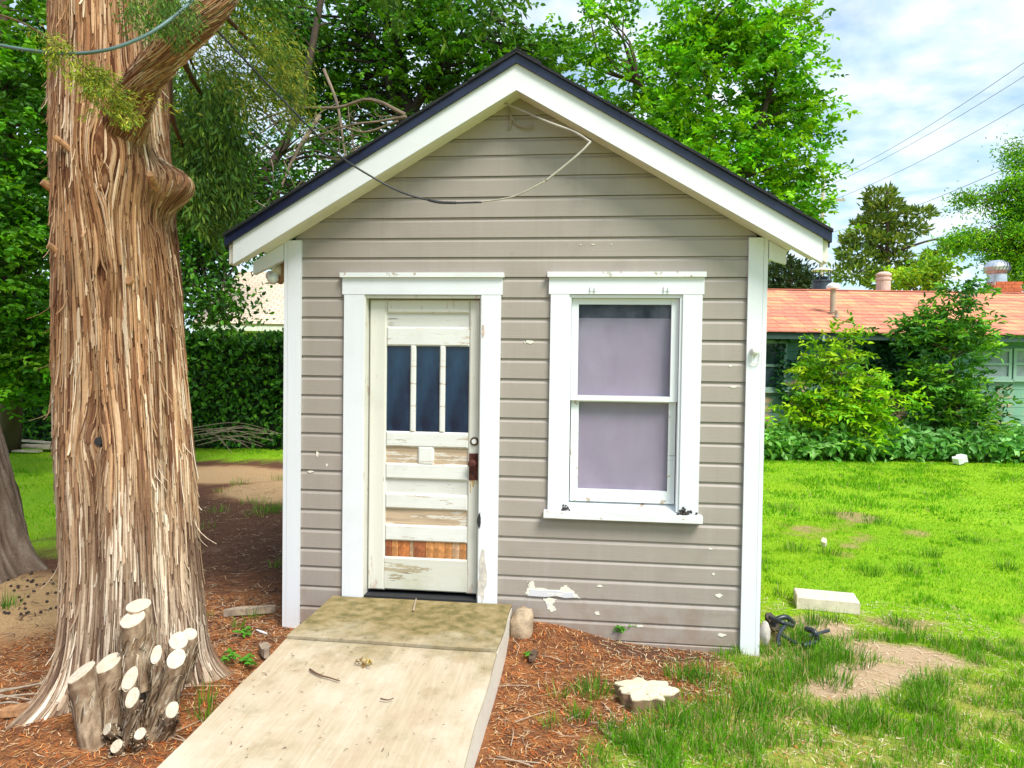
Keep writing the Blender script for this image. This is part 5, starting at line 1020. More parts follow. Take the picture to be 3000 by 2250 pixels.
for x in xs_:
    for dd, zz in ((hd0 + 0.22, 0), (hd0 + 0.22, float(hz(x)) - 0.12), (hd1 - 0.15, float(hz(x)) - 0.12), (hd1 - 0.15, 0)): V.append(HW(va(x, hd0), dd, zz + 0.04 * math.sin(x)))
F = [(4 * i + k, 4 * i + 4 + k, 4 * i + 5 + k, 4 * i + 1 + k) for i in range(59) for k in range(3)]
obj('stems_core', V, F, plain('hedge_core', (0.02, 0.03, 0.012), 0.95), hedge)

# cedar foliage of the big tree: boughs behind, sprigs in front, crown above
rng = np.random.default_rng(31); cl = []
for k in range(120):
    x, y = rng.uniform(355, 505), rng.uniform(150, 400); cl.append((PD(x, y, rng.uniform(5.4, 6.9)), (rng.normal(0.1, 0.25), rng.normal(0, 0.25), -1.0), rng.uniform(0.25, 0.5)))
V1, F1, C1 = sprays(cl, rng, CEDG, 0.065, 220, droop=0.4, width=0.085)
cl = []
for k in range(46):
    x, y = rng.uniform(400, 600), rng.uniform(30, 190); 
    if y > 60 + (x - 400) * 1.0 + 80: continue
    cl.append((PD(x, y, rng.uniform(5.2, 6.6)), (0.8, rng.normal(0, 0.3), rng.normal(-0.35, 0.25)), rng.uniform(0.25, 0.5)))
V2, F2, C2 = sprays(cl, rng, OLIVE + CEDG[:2], 0.048, 240, droop=0.8, width=0.075)
cl = []
for k in range(14): cl.append((PD(rng.uniform(275, 400), rng.uniform(-30, 22), rng.uniform(3.15, 3.45)), (rng.normal(0.2, 0.5), rng.normal(0, .3), -0.6), rng.uniform(0.12, 0.2)))
V3, F3, C3 = sprays(cl, rng, CEDG, 0.026, 520, droop=0.7, width=0.035)
tw = smooth_path([PD(-20, 25, 3.05), PD(60, 55, 3.05), PD(140, 110, 3.05), PD(200, 160, 3.1), PD(250, 215, 3.2)], 20); cl = []
for k in range(46):
    f_ = rng.uniform(0.12, 1) ** 0.6; q = tw[min(len(tw) - 1, int(f_ * len(tw)))]; cl.append((q + rng.normal(size=3) * 0.01, (rng.normal(0.45, 0.5), rng.normal(0, 0.3), -rng.uniform(-0.1, 0.9)), rng.uniform(0.05, 0.09) * (1 + 1.1 * f_)))
V4, F4, C4 = sprays(cl, rng, OLIVE + CEDG[:1], 0.020, 330, droop=0.5, width=0.02)
cl = []
for k in range(150):
    a_ = rng.uniform(0, 6.28); r_ = rng.uniform(0.5, 2.9); cl.append((np.array([-2.3 + r_ * math.cos(a_), -0.4 + r_ * math.sin(a_), rng.uniform(5.2, 9)]), (math.cos(a_), math.sin(a_), -0.3), rng.uniform(0.5, 0.9)))
V5, F5, C5 = sprays(cl, rng, CEDG, 0.10, 170, droop=0.8, width=0.20)
V, F, C = cat([(V1, F1, C1), (V2, F2, C2), (V3, F3, C3), (V4, F4, C4), (V5, F5, C5)])
tag(obj('crown', V, F, M_needle, cedar, C=C), kind='stuff')
m = MB(); m.tube(tw, np.linspace(0.004, 0.003, len(tw)), 5)
top_ = np.array([-2.24, -1.0, 4.2])
for tx, ty, D in ((420, 150, 6.0), (470, 260, 6.2), (400, 330, 5.8), (560, 110, 5.8), (500, 60, 5.9)): P = smooth_path([top_ + [0.2, 0.3, rng.uniform(-0.5, 0.8)], PD((tx + 330) / 2, ty - 120, D - 1), PD(tx, ty, D)], 14); m.tube(P, np.linspace(0.045, 0.008, len(P)), 6)
for k in range(16):
    a_ = k * 0.4 * 6.28 / 2.5; z_ = 5 + k * 0.24; r_ = 2.6 - 0.1 * k; P = smooth_path([(-2.29, -1.05, z_), (-2.3 + r_ * 0.5 * math.cos(a_), -0.7 + r_ * 0.5 * math.sin(a_), z_ + 0.4), (-2.3 + r_ * math.cos(a_), -0.4 + r_ * math.sin(a_), z_ + 0.3)], 12); m.tube(P, np.linspace(0.07, 0.015, len(P)), 7)
m.c = [(0.16, 0.09, 0.05)] * len(m.v); tag(m.build('branches', M_twig, cedar, col=True, smooth=True), kind='stuff')
# crown of the furrowed tree (above the frame)
rng = np.random.default_rng(41); tpc = tree2.location
cl = clump_points([((tpc[0] - 0.4, tpc[1] + 0.4, 7.2), (2.2, 2.0, 1.3), 60)], rng); parts = []
m = MB()
for c in cl:
    k = 60; P = c + rng.normal(size=(k, 3)) * 0.35; parts.append(leaf_mesh(P, 0.12 * rng.uniform(0.6, 1.2, k), pal_cols(GREEN, k, rng), rng)); branch_to(m, np.array(tp[-1]), c, 0.04, rng)
V, F, C = cat(parts); tag(obj('crown', V, F, M_leaf, tree2, C=C), kind='stuff'); m.c = [(0.15, 0.1, 0.07)] * len(m.v); tag(m.build('branches', M_twig, tree2, col=True), kind='stuff')

# ------------------------------------------------------------------ poles and wires
M_pole = plain('weathered_pole_wood', (0.36, 0.30, 0.24), 0.9, var=0.25, scale=5)
def pole(name, label, vx, D, ztop, arm, armz):
    p = HW(va(vx, D), D, 0); T = thing(name, p, label, 'utility pole'); m = MB(); m.lathe([(0.16, 0), (0.12, ztop)], p, 12); m.build('mast', M_pole, T, smooth=True)
    V = [p + HR * x + HF * y + np.array([0, 0, armz + z]) for z in (-0.07, 0.07) for x, y in ((-arm, 0.13), (arm, 0.13), (arm, 0.22), (-arm, 0.22))]; obj('crossarm', V, HB, M_pole, T)
    tips = []
    for x in (-arm * 0.92, -arm * 0.45, arm * 0.45, arm * 0.92):
        q = p + HR * x + HF * 0.175 + np.array([0, 0, armz + 0.07]); m = MB(); m.lathe([(0.02, 0), (0.05, 0.03), (0.06, 0.08), (0.03, 0.12), (0.05, 0.15), (0.02, 0.18)], q, 10); m.build('insulator', M_galv, T); tips.append(q + [0, 0, 0.18])
    return tips
t1 = pole('utility_pole', 'wooden utility pole with crossarm half hidden by the bright leafy tree', 1768, 46, vz(1768, 395, 46), 1.5, vz(1768, 432, 46))
t2 = pole('utility_pole', 'wooden utility pole mostly out of frame with crossarm tip at the top right', 2288, 27, vz(2288, 95, 27), 1.4, vz(2288, 142, 27))
M_line = plain('grey_power_line', (0.12, 0.13, 0.15), 0.5)
def line(a_, b_, sag, label, r_=0.012):
    q = np.linspace(0, 1, 30)[:, None]; P = a_ + (b_ - a_) * q; P[:, 2] -= sag * 4 * (q * (1 - q))[:, 0]; V, F = tube_np(P, r_, 5); o = obj('power_line', V, F, M_line, loc=a_); tag(o, label, 'power line', 'power lines against the sky'); return o
def wire_pts(v0, D0, v1, D1, ext=0.35): a_, b_ = PD(*v0, D0), PD(*v1, D1); return a_, b_
line(PD(1772, 398, 46), t2[0], 0.35, 'topmost thin power line crossing the sky'); line(PD(1768, 410, 46), PD(2300, 108, 27), 0.35, 'second power line from the top crossing the sky')
line(PD(1770, 442, 46), PD(2300, 172, 27), 0.4, 'third power line from the top crossing the sky'); line(PD(1770, 508, 46), PD(2330, 290, 24), 0.4, 'lowest power line running behind the olive cedar')

# ------------------------------------------------------------------ cables
def cable(name, pts, r_, mat, label, n=60, parent=None):
    V, F = tube_np(smooth_path(pts, n), r_, 7); o = obj(name, V, F, mat, parent, smooth=True, loc=pts[0] if parent is None else None)
    if label: tag(o, label, 'cable')
    return o
svc = thing('service_cable', PY(1180, 390, -0.42), 'black overhead cable drooping from the cedar limb across the shed gable', 'cable')
cable('black_length', [PY(452, 48, -1.36), PY(600, 205, -0.95), PY(720, 325, -0.62), PY(800, 380, -0.48), PY(880, 420, -0.44), PY(960, 437, -0.43), PY(1040, 437, -0.42)], 0.0062, M_cable, None, parent=svc)
cable('taped_splice', [PY(925, 432, -0.44), PY(950, 437, -0.44), PY(985, 438, -0.43)], 0.009, M_cable, None, 12, svc)
cable('thin_length', [PY(1035, 437, -0.42), PY(1110, 424, -0.42), PY(1180, 390, -0.42)], 0.005, M_cablew, None, 24, svc)
cable('white_length', [PY(1178, 391, -0.42), PY(1215, 362, -0.41), PY(1255, 328, -0.39), PY(1275, 307, -0.37)], 0.0075, M_cablew, None, 24, svc)
cable('white_length', [PY(1276, 307, -0.37), PY(1240, 285, -0.30), PY(1180, 262, -0.2), PY(1130, 240, -0.12), PY(1088, 222, -0.08)], 0.0075, M_cablew, None, 30, svc)
cable('tree_cable', [PD(-40, 90, 3.1), PD(60, 108, 3.08), PD(150, 116, 3.06), PD(230, 108, 3.06), PD(300, 84, 3.08), PD(350, 55, 3.12), PD(400, 15, 3.2), PD(430, -20, 3.3)], 0.0075, plain('teal_grey_cable', (0.10, 0.17, 0.17), 0.45, var=0.3), 'teal grey cable sagging across the front of the cedar trunk')

# ------------------------------------------------------------------ grass
M_grass = attr_mat('grass_blade', 0.6, 0.40, 0.12, 0.0)
def project(P):
    d = P - CAM; z = d @ AF; return (1500 + 2100 * (d @ AR) / z) / K, (1125 - 2100 * (d @ AU) / z) / K, z
def blades(x, y, h, wd, col, rng, lean=0.55, out=None):
    n = len(x); z = gheight(x, y) - 0.006; a = rng.uniform(0, 2 * math.pi, n); ld = np.stack([np.cos(a), np.sin(a), np.zeros(n)], 1)
    if out is not None: ld = unit(out + ld * 0.5)
    l = np.abs(rng.normal(0, lean, n))[:, None]; B = np.stack([x, y, z], 1); b = rng.uniform(0, 2 * math.pi, n); s = np.stack([np.cos(b), np.sin(b), np.zeros(n)], 1) * wd[:, None] * 0.5
    H = h[:, None]; mid = B + np.array([0, 0, 1]) * H * 0.55 + ld * H * l * 0.4; tip = B + np.array([0, 0, 1]) * H * np.clip(1 - l * l * 0.35, 0.3, 1) + ld * H * l
    V = np.stack([B - s, B + s, mid - s * 0.75, mid + s * 0.75, tip], 1).reshape(-1, 3); b_ = (np.arange(n) * 5)[:, None]
    F = np.concatenate([b_ + np.array([0, 1, 3]), b_ + np.array([0, 3, 2]), b_ + np.array([2, 3, 4])]); return V, F, np.repeat(col, 5, 0)
rng = np.random.default_rng(61)
GL = np.array([(0.29, 0.49, 0.010), (0.20, 0.46, 0.008), (0.14, 0.39, 0.010), (0.08, 0.27, 0.012), (0.56, 0.48, 0.22)])
def grass_col(x, y, tuft, n):
    big = fbm(x * 0.55, y * 0.55, s=23); lime = np.clip(sstep(0.35, 0.62, big) * (1 - tuft), 0, 1)[:, None]; tf = tuft[:, None]
    c = GL[1] * (1 - lime) + GL[0] * lime; c = c * (1 - tf) + (GL[2] * 0.55 + GL[3] * 0.45) * tf; c = c * rng.uniform(0.7, 1.3, (n, 1)); st = rng.uniform(0, 1, n) < np.where(y < 0.5, 0.20, 0.04); c[st] = GL[4] * rng.uniform(0.6, 1.1, (st.sum(), 1)); return c
def lawn(x0, x1, y0, y1, n, hmul, wmul, thresh=0.5, tuft_lo=0.52):
    x, y = rng.uniform(x0, x1, n), rng.uniform(y0, y1, n); g, sa, dk, tn = zones(x, y); k = rng.uniform(0, 1, n) < g * 0.85; inshed = (np.abs(x) < 1.63) & (y > -0.03) & (y < 3.7); onramp = (x > -1.3) & (x < 0.03) & (y < 0) ; k &= ~inshed & ~onramp
    vx, vy, zz = project(np.stack([x, y, np.zeros(n)], 1)); k &= (zz > 0.5) & (vx > -300) & (vx < 2550) & (vy < 1850); x, y = x[k], y[k]; m_ = len(x)
    fq = 7.0 if hmul == 1.0 else 3.0
    tuft = sstep(tuft_lo, tuft_lo + 0.25, fbm(x * fq, y * fq, s=27, o=3) * 0.7 + fbm(x * 0.9, y * 0.9, s=28) * 0.3) * (1.0 if y0 < 0 else 0.6)
    h = (0.024 + 0.054 * tuft) * rng.uniform(0.6, 1.4, m_) * hmul; w_ = (0.0035 + 0.002 * tuft) * wmul * rng.uniform(0.7, 1.3, m_); return blades(x, y, h, w_, grass_col(x, y, tuft, m_), rng)
parts = [lawn(-0.1, 3.6, -2.3, 0.4, 125000, 1.0, 1.0, tuft_lo=0.36), lawn(1.45, 5.5, 0.4, 4.5, 70000, 1.0, 1.5), lawn(1.45, 12, 4.5, 12.8, 85000, 1.15, 3.0, tuft_lo=0.44), lawn(-13, -3.2, 1.0, 11.0, 60000, 1.2, 2.6)]
def tuft(vx, vy, r_, n, h, col=None):
    c = PZ(vx, vy); a = rng.uniform(0, 2 * math.pi, n); q = r_ * rng.uniform(0, 1, n) ** 0.7; o = np.stack([np.cos(a), np.sin(a), np.zeros(n)], 1)
    cc = np.array([(0.10, 0.28, 0.02), (0.06, 0.19, 0.02), (0.17, 0.36, 0.02)])[rng.integers(0, 3, n)] * rng.uniform(0.7, 1.3, (n, 1)); s_ = rng.uniform(0, 1, n) < 0.06; cc[s_] = GL[4]
    return blades(c[0] + q * o[:, 0], c[1] + q * o[:, 1], h * rng.uniform(0.5, 1.25, n), np.full(n, 0.0052), cc, rng, 0.55, o)
for a_ in ((1280, 1495, .10, 130, .11), (1470, 1460, .10, 110, .11), (1525, 1468, .12, 150, .12), (1205, 1500, .05, 30, .09), (1255, 1548, .08, 70, .09), (1190, 1560, .06, 30, .08), (1625, 1455, .10, 90, .10), (1662, 1408, .07, 70, .10), (1745, 1425, .16, 200, .13), (1830, 1420, .16, 200, .12), (1790, 1470, .14, 150, .12), (1700, 1470, .12, 110, .11),
           (1720, 1388, .10, 130, .14), (1755, 1345, .10, 90, .13), (1700, 1350, .06, 60, .12), (1800, 1338, .08, 60, .10), (1850, 1365, .05, 30, .06), (1940, 1345, .10, 90, .11), (1975, 1375, .10, 90, .11), (2035, 1395, .10, 90, .11), (2030, 1480, .06, 45, .08), (1945, 1520, .10, 110, .11), (2000, 1530, .10, 100, .11), (1900, 1555, .12, 120, .10), (1830, 1560, .14, 150, .11), (1640, 1520, .14, 150, .12), (1560, 1540, .15, 170, .12), (1440, 1570, .15, 170, .11), (1380, 1600, .15, 160, .10), (1320, 1580, .08, 60, .09),
           (1880, 1240, .12, 90, .12), (1960, 1235, .12, 90, .12), (2010, 1200, .10, 70, .12), (1720, 1190, .14, 90, .12), (1790, 1195, .12, 80, .11), (1690, 1285, .08, 50, .12), (2180, 1230, .14, 90, .12), (2100, 1170, .14, 90, .12), (1900, 1130, .2, 110, .13), (1700, 1100, .25, 140, .14), (1800, 1110, .25, 140, .14),
           (520, 1045, .15, 45, .12), (545, 1085, .18, 60, .12), (565, 1110, .2, 70, .12), (590, 1100, .25, 90, .12), (480, 1060, .12, 30, .10), (610, 1035, .2, 60, .12), (470, 1105, .15, 40, .12), (440, 1140, .12, 30, .1), (548, 1330, .06, 30, .09), (600, 1100, .2, 80, .13), (15, 1310, .07, 50, .14), (515, 1355, .05, 22, .08), (450, 1330, .04, 14, .05), (595, 1220, .06, 25, .12), (1005 + 470, 1500, .05, 20, .06), (440, 1560, .05, 25, .12), (450, 1530, .05, 20, .14)): parts.append(tuft(*a_))
V, F, C = cat(parts)
tag(obj('grass', V, F, M_grass, C=C), 'green lawn grass with darker tufts around the sandy patch', 'grass', kind='stuff')

# needles, bark shreds and small twigs lying on the ground
M_litter = attr_mat('needle_litter', 0.85, 0, 0.15, 0.0)
def litter(n, x0, x1, y0, y1, lmin, lmax, wd, pal, keepf, zoff=0.004):
    x, y = rng.uniform(x0, x1, n), rng.uniform(y0, y1, n); k = keepf(x, y); x, y = x[k], y[k]; n = len(x); a = rng.uniform(0, math.pi * 2, n); L = rng.uniform(lmin, lmax, n) / 2; d = np.stack([np.cos(a), np.sin(a)], 1); s = np.stack([-d[:, 1], d[:, 0]], 1) * (wd * rng.uniform(0.5, 1.5, n) / 2)[:, None]
    c = np.stack([x, y], 1); bend = s / (np.linalg.norm(s, axis=1, keepdims=True) + 1e-9) * (L * rng.normal(0, 0.25, n))[:, None]; P = []
    for q in (-1, 0, 1):
        m_ = c + d * (q * L)[:, None] + bend * (1 - q * q); z = gheight(m_[:, 0], m_[:, 1]) + zoff + (np.abs(rng.normal(0, 0.006, n)) if q else 0.004)
        for sg in (-1, 1): P.append(np.concatenate([m_ + s * sg * (1 - 0.5 * abs(q)), z[:, None]], 1))
    V = np.stack(P, 1).reshape(-1, 3); b_ = (np.arange(n) * 6)[:, None]; F = np.concatenate([b_ + np.array([0, 1, 3, 2]), b_ + np.array([2, 3, 5, 4])]); return V, F, np.repeat(pal_cols(pal, n, rng, None, 0.35), 6, 0)
def not_shed(x, y): return ~((np.abs(x) < 1.62) & (y > -0.03)) & ~((x > -1.26) & (x < 0.02) & (y > -2.4))
LP = [(0.45, 0.17, 0.05), (0.34, 0.12, 0.04), (0.55, 0.30, 0.12), (0.20, 0.08, 0.035), (0.60, 0.42, 0.25), (0.50, 0.13, 0.03), (0.12, 0.05, 0.03)]
def kl(x, y): g, sa, dk, tn = zones(x, y); return not_shed(x, y) & (rng.uniform(0, 1, len(x)) < (1 - sa) * (1 - 0.65 * g) * (1 - 0.7 * tn) * (1 - 0.5 * dk))
parts = [litter(42000, -3.2, 1.9, -2.4, 0.6, 0.015, 0.055, 0.0042, LP, kl), litter(9000, -4.6, -1.5, -0.5, 5.5, 0.03, 0.12, 0.007, [(0.30, 0.17, 0.10), (0.12, 0.06, 0.04), (0.42, 0.28, 0.18), (0.07, 0.035, 0.025)], kl), litter(600, -2.9, 1.7, -2.4, 0.8, 0.06, 0.18, 0.0032, [(0.36, 0.26, 0.18), (0.24, 0.16, 0.11), (0.48, 0.39, 0.29)], kl, 0.006),
         litter(11000, 0.6, 3.4, -2.2, 1.2, 0.02, 0.07, 0.004, [(0.62, 0.50, 0.30), (0.50, 0.38, 0.20), (0.70, 0.6, 0.42)], lambda x, y: not_shed(x, y) & (rng.uniform(0, 1, len(x)) < 0.5))]
V, F, C = cat(parts); tag(obj('needle_litter', V, F, M_litter, C=C), 'reddish needle and twig litter around the cedar and ramp', 'litter', kind='stuff')

# ------------------------------------------------------------------ small things on the ground
def gz0(p): return float(gheight(np.array([p[0]]), np.array([p[1]]))[0])
def on_ground(vx, vy): p = PZ(vx, vy); p = PZ(vx, vy, gz0(p)); return np.array([p[0], p[1], gz0(p)])
# flat sawn stump
sp_ = on_ground(1392, 1512); st = thing('flat_stump', sp_, 'low flat sawn stump with pale scalloped top in the front grass', 'stump')
n = 64; ang = np.linspace(0, 2 * math.pi, n, endpoint=False); rr = (0.155 + 0.02 * np.sin(3 * ang + 1) + 0.018 * np.sin(7 * ang + 2) + 0.012 * np.sin(12 * ang)) ; ex, ey = rr * np.cos(ang), rr * np.sin(ang) * 0.82
zt = 0.062 + 0.006 * np.sin(2 * ang); V = np.concatenate([np.stack([sp_[0] + ex * 0.92, sp_[1] + ey * 0.92, np.full(n, sp_[2] - 0.02)], 1), np.stack([sp_[0] + ex, sp_[1] + ey, sp_[2] + zt], 1)])
obj('bark_side', V, [(j, (j + 1) % n, n + (j + 1) % n, n + j) for j in range(n)], plain('stump_bark', (0.24, 0.15, 0.09), 0.9, var=0.4, scale=30, bumps=0.5), st, smooth=True)
M_stop, t, b = newmat('stump_top_wood'); v = coords(t); wv_ = N(t, 'ShaderNodeTexWave', wave_type='RINGS', rings_direction='Z'); wv_.inputs['Scale'].default_value = 14; wv_.inputs['Distortion'].default_value = 6; t.links.new(v, wv_.inputs[0])
c_ = mixc(t, 0.25, (0.70, 0.60, 0.42), ramp(t, wv_.outputs['Fac'], [(0.2, (0.5, 0.38, 0.22)), (0.8, (0.78, 0.70, 0.52))])); c_ = mixc(t, ramp(t, noise(t, v, 22, 6, 0.7), [(0.60, 0.0), (0.66, 1.0)]), c_, (0.12, 0.09, 0.06)); t.links.new(c_, b.inputs['Base Color']); b.inputs['Roughness'].default_value = 0.85; bump(t, b, noise(t, v, 40, 5), 0.5, 0.01)
V = np.concatenate([np.stack([sp_[0] + ex * 1.004, sp_[1] + ey * 1.004, sp_[2] + zt - 0.004], 1), np.stack([sp_[0] + ex * 0.97, sp_[1] + ey * 0.97, sp_[2] + zt + 0.005], 1), np.stack([sp_[0] + ex * 0.5, sp_[1] + ey * 0.5, sp_[2] + 0.070 + 0.003 * np.sin(5 * ang)], 1), [[sp_[0], sp_[1], sp_[2] + 0.068]]])
obj('cut_top', V, [(r_ * n + j, r_ * n + (j + 1) % n, (r_ + 1) * n + (j + 1) % n, (r_ + 1) * n + j) for r_ in (0, 1) for j in range(n)] + [(2 * n + j, 2 * n + (j + 1) % n, 3 * n) for j in range(n)], M_stop, st, loc=sp_)
# rocks and blocks
def rock(name, p, r, seed, mat, label, cat_, sq=1.0):
    u = np.linspace(0, 2 * math.pi, 22, endpoint=False); w_ = np.linspace(-math.pi / 2, math.pi / 2, 13); U, W = np.meshgrid(u, w_); d = np.stack([np.cos(W) * np.cos(U), np.cos(W) * np.sin(U), np.sin(W)], -1)
    k = 0.75 + 0.5 * fbm(d[..., 0] * 1.6 + seed, d[..., 1] * 1.6, d[..., 2] * 1.6 + 3, s=seed, o=4); dd = np.sign(d) * np.abs(d) ** sq; V = p + dd * k[..., None] * np.array(r) + np.array([0, 0, r[2] * 0.55]); I = np.arange(13 * 22).reshape(13, 22); J = np.roll(I, -1, 1)
    o = obj(name, V.reshape(-1, 3), np.stack([I[:-1].ravel(), J[:-1].ravel(), J[1:].ravel(), I[1:].ravel()], 1), mat, loc=p, smooth=True); return tag(o, label, cat_)
M_rock = plain('tan_stone', (0.40, 0.30, 0.20), 0.9, var=0.4, scale=14, bumps=0.6)
rock('stone', np.array([0.075, -0.13, 0.06]), (0.075, 0.09, 0.12), 3, M_rock, 'rough tan stone wedged beside the ramp at the wall', 'stone', 0.7)
rock('mortar_lump', np.array([1.685, 0.10, 0.04]), (0.035, 0.05, 0.085), 8, plain('white_mortar', (0.52, 0.47, 0.41), 0.95, var=0.25, scale=20, bumps=0.6), 'chalky white lump against the right corner of the shed', 'lump')
bk = np.array([2.36, 1.02, 0.0]); a_ = math.radians(-9); c_, s_ = math.cos(a_), math.sin(a_); V = []
Lx, Ly, Lz, ch = 0.225, 0.12, 0.085, 0.008
for z_, q in ((-0.01, 0), (Lz - ch, 0), (Lz, ch)):
    for x_, y_ in ((-Lx + q, -Ly + q), (Lx - q, -Ly + q), (Lx - q, Ly - q), (-Lx + q, Ly - q)): V.append((bk[0] + x_ * c_ - y_ * s_, bk[1] + x_ * s_ + y_ * c_, z_))
F = [(0, 3, 2, 1), (8, 9, 10, 11)] + [(4 * k + i, 4 * k + (i + 1) % 4, 4 * k + 4 + (i + 1) % 4, 4 * k + 4 + i) for k in (0, 1) for i in range(4)]
tag(obj('paving_block', V, F, plain('cream_concrete', (0.66, 0.58, 0.46), 0.9, var=0.12, scale=16, bumps=0.4), loc=bk), 'cream concrete block lying in the lawn right of the shed', 'block')
# black tubing
tb = thing('black_tubing', on_ground(1700, 1375), 'tangle of short black plastic tubes in grass by the shed corner', 'tubing'); M_tube = plain('black_plastic_tube', (0.022, 0.027, 0.035), 0.3, var=0.3)
def tubep(pts, r_): V, F = tube_np(smooth_path(pts, 24), r_, 10); obj('tube', V, F, M_tube, tb, smooth=True)
G = lambda x, y, z: PZ(x, y, z)
tubep([G(1662, 1334, .10), G(1690, 1345, .10), G(1712, 1352, .05)], 0.015); tubep([G(1682, 1395, .02), G(1681, 1378, .05), G(1690, 1358, .08), G(1705, 1345, .06)], 0.014); tubep([G(1735, 1395, .02), G(1762, 1385, .03), G(1760, 1366, .09), G(1742, 1358, .09)], 0.019)
tubep([G(1745, 1375, .03), G(1790, 1362, .03)], 0.012); tubep([G(1670, 1355, .03), G(1674, 1340, .08), G(1698, 1333, .10), G(1714, 1346, .04)], 0.018); tubep([G(1690, 1372, .05), G(1720, 1390, .02)], 0.012)
# scraps
def scrap(name, label, cat_, vx, vy, L, W, H, ang_, mat, tilt=0.1, group=None):
    p = on_ground(vx, vy); V = []; r_ = random.Random(int(vx * 7 + vy)); d = np.array([math.cos(ang_), math.sin(ang_), tilt]); d /= np.linalg.norm(d); s_ = np.array([-math.sin(ang_), math.cos(ang_), 0]); u_ = np.cross(d, s_)
    m = 5
    for k in range(m):
        q = k / (m - 1) - 0.5; w_ = W * (0.75 + 0.4 * r_.random()) * (0.6 if k in (0, m - 1) else 1)
        for a_, b_ in ((-1, -1), (1, -1), (1, 1), (-1, 1)): V.append(p + d * q * L + s_ * a_ * w_ / 2 + u_ * (b_ * H / 2 + H * 0.5 + 0.004 + 0.2 * H * r_.random()) + np.array([0, 0, abs(tilt) * L * 0.5]))
    F = [(3, 2, 1, 0), tuple(4 * (m - 1) + i for i in range(4))] + [(4 * k + i, 4 * k + (i + 1) % 4, 4 * k + 4 + (i + 1) % 4, 4 * k + 4 + i) for k in range(m - 1) for i in range(4)]
    return tag(obj(name, V, F, mat, loc=p), label, cat_, group)
M_greywood = plain('grey_driftwood', (0.34, 0.26, 0.19), 0.9, var=0.4, scale=25, bumps=0.5)
scrap('wood_chunk', 'dark broken wood chunk in the litter left of the ramp', 'wood chunk', 572, 1418, 0.17, 0.06, 0.05, -1.0, M_greywood, 0.1)
scrap('plastic_strip', 'small white plastic strip on the litter by the left shed corner', 'strip', 565, 1368, 0.13, 0.02, 0.006, -0.6, M_porc, 0.05)
scrap('white_scrap', 'white scrap lying on the far lawn near the hedge of creeper', 'scrap', 2075, 1004, 0.26, 0.2, 0.12, 0.5, M_porc, 0.3)
scrap('wood_chip', 'pale wood chip lying on the bright lawn', 'wood chip', 1780, 1180, 0.10, 0.05, 0.05, 1.2, M_cut, 0.3)
scrap('pipe_stub', 'short grey stub of pipe at the wall beside the stone', 'pipe', 1172, 1352, 0.09, 0.035, 0.03, 1.2, plain('grey_pipe', (0.5, 0.46, 0.42), 0.7), 0.4)
scrap('bark_scrap', 'dark bark scrap in the needles right of the ramp', 'bark', 1152, 1402, 0.12, 0.04, 0.02, 1.4, plain('dark_bark', (0.10, 0.06, 0.04), 0.9, var=0.5), 0.15)
scrap('wood_chunk', 'orange split wood chunk among sticks at the lower left', 'wood chunk', 45, 1548, 0.17, 0.06, 0.04, 0.4, M_heart, 0.05)
scrap('dark_board', 'dark board leaning at the shed corner beside the white lump', 'board', 1665, 1365, 0.14, 0.07, 0.03, 1.9, plain('dark_wet_wood', (0.06, 0.045, 0.035), 0.8), 0.8)
scrap('fallen_log', 'dark thin log lying beside the left corner of the shed', 'log', 540, 1330, 0.36, 0.05, 0.05, 0.35, M_greywood, 0.02)
def twig(label, pts, r_, mat, group=None, name='twig'):
    V, F = tube_np(smooth_path(pts, 14), np.linspace(r_, r_ * 0.5, len(smooth_path(pts, 14))), 6); return tag(obj(name, V, F, mat, loc=pts[0], smooth=True), label, 'twig', group)
M_tw = plain('dark_twig', (0.12, 0.06, 0.035), 0.85, var=0.3); M_twp = plain('pale_twig', (0.42, 0.32, 0.23), 0.85, var=0.3)
def onramp(vx, vy, dz=0.008):
    p = PZ(vx, vy, 0.2)
    for _ in range(4): p = PZ(vx, vy, ramp_z(p[1]) + dz)
    return p
twig('dark curved twig lying in the middle of the ramp', [onramp(669, 1446), onramp(690, 1458), onramp(712, 1464), onramp(734, 1471)], 0.006, M_tw)
twig('tiny forked twig near the right edge of the ramp', [onramp(822, 1509), onramp(838, 1512), onramp(850, 1508)], 0.004, M_tw)
twig('pale splinter standing on the ramp near the threshold', [onramp(893, 1318), onramp(896, 1305), onramp(899, 1293)], 0.007, M_twp)
rng = np.random.default_rng(91); cl_ = thing('dry_leaf_clump', onramp(785, 1432), 'small clump of dry yellow leaves on the ramp', 'dry leaves')
P = np.stack([onramp(785 + rng.normal(0, 12), 1432 + rng.normal(0, 3), 0.012) for _ in range(22)]); V, F, C = leaf_mesh(P, np.full(22, 0.035), pal_cols([(0.50, 0.36, 0.10), (0.28, 0.18, 0.07)], 22, rng), rng, 0.8, 0.1, 0.35); tag(obj('leaf_litter', V, F, M_litter, cl_, C=C), kind='stuff')
P = np.stack([onramp(rng.uniform(480, 1060), rng.uniform(1310, 1655), 0.006) for _ in range(170)]); P = P[(P[:, 0] < -0.02) & (P[:, 0] > -1.22)]; V, F, C = leaf_mesh(P, rng.uniform(0.012, 0.03, len(P)), pal_cols([(0.16, 0.10, 0.05), (0.30, 0.20, 0.10), (0.08, 0.05, 0.03)], len(P), rng), rng, 3.0, 0.0, 0.16, fold=0.03); tag(obj('ramp_needles', V, F, M_litter, C=C), 'scattered brown needles and specks on the plywood ramp', 'litter', kind='stuff')
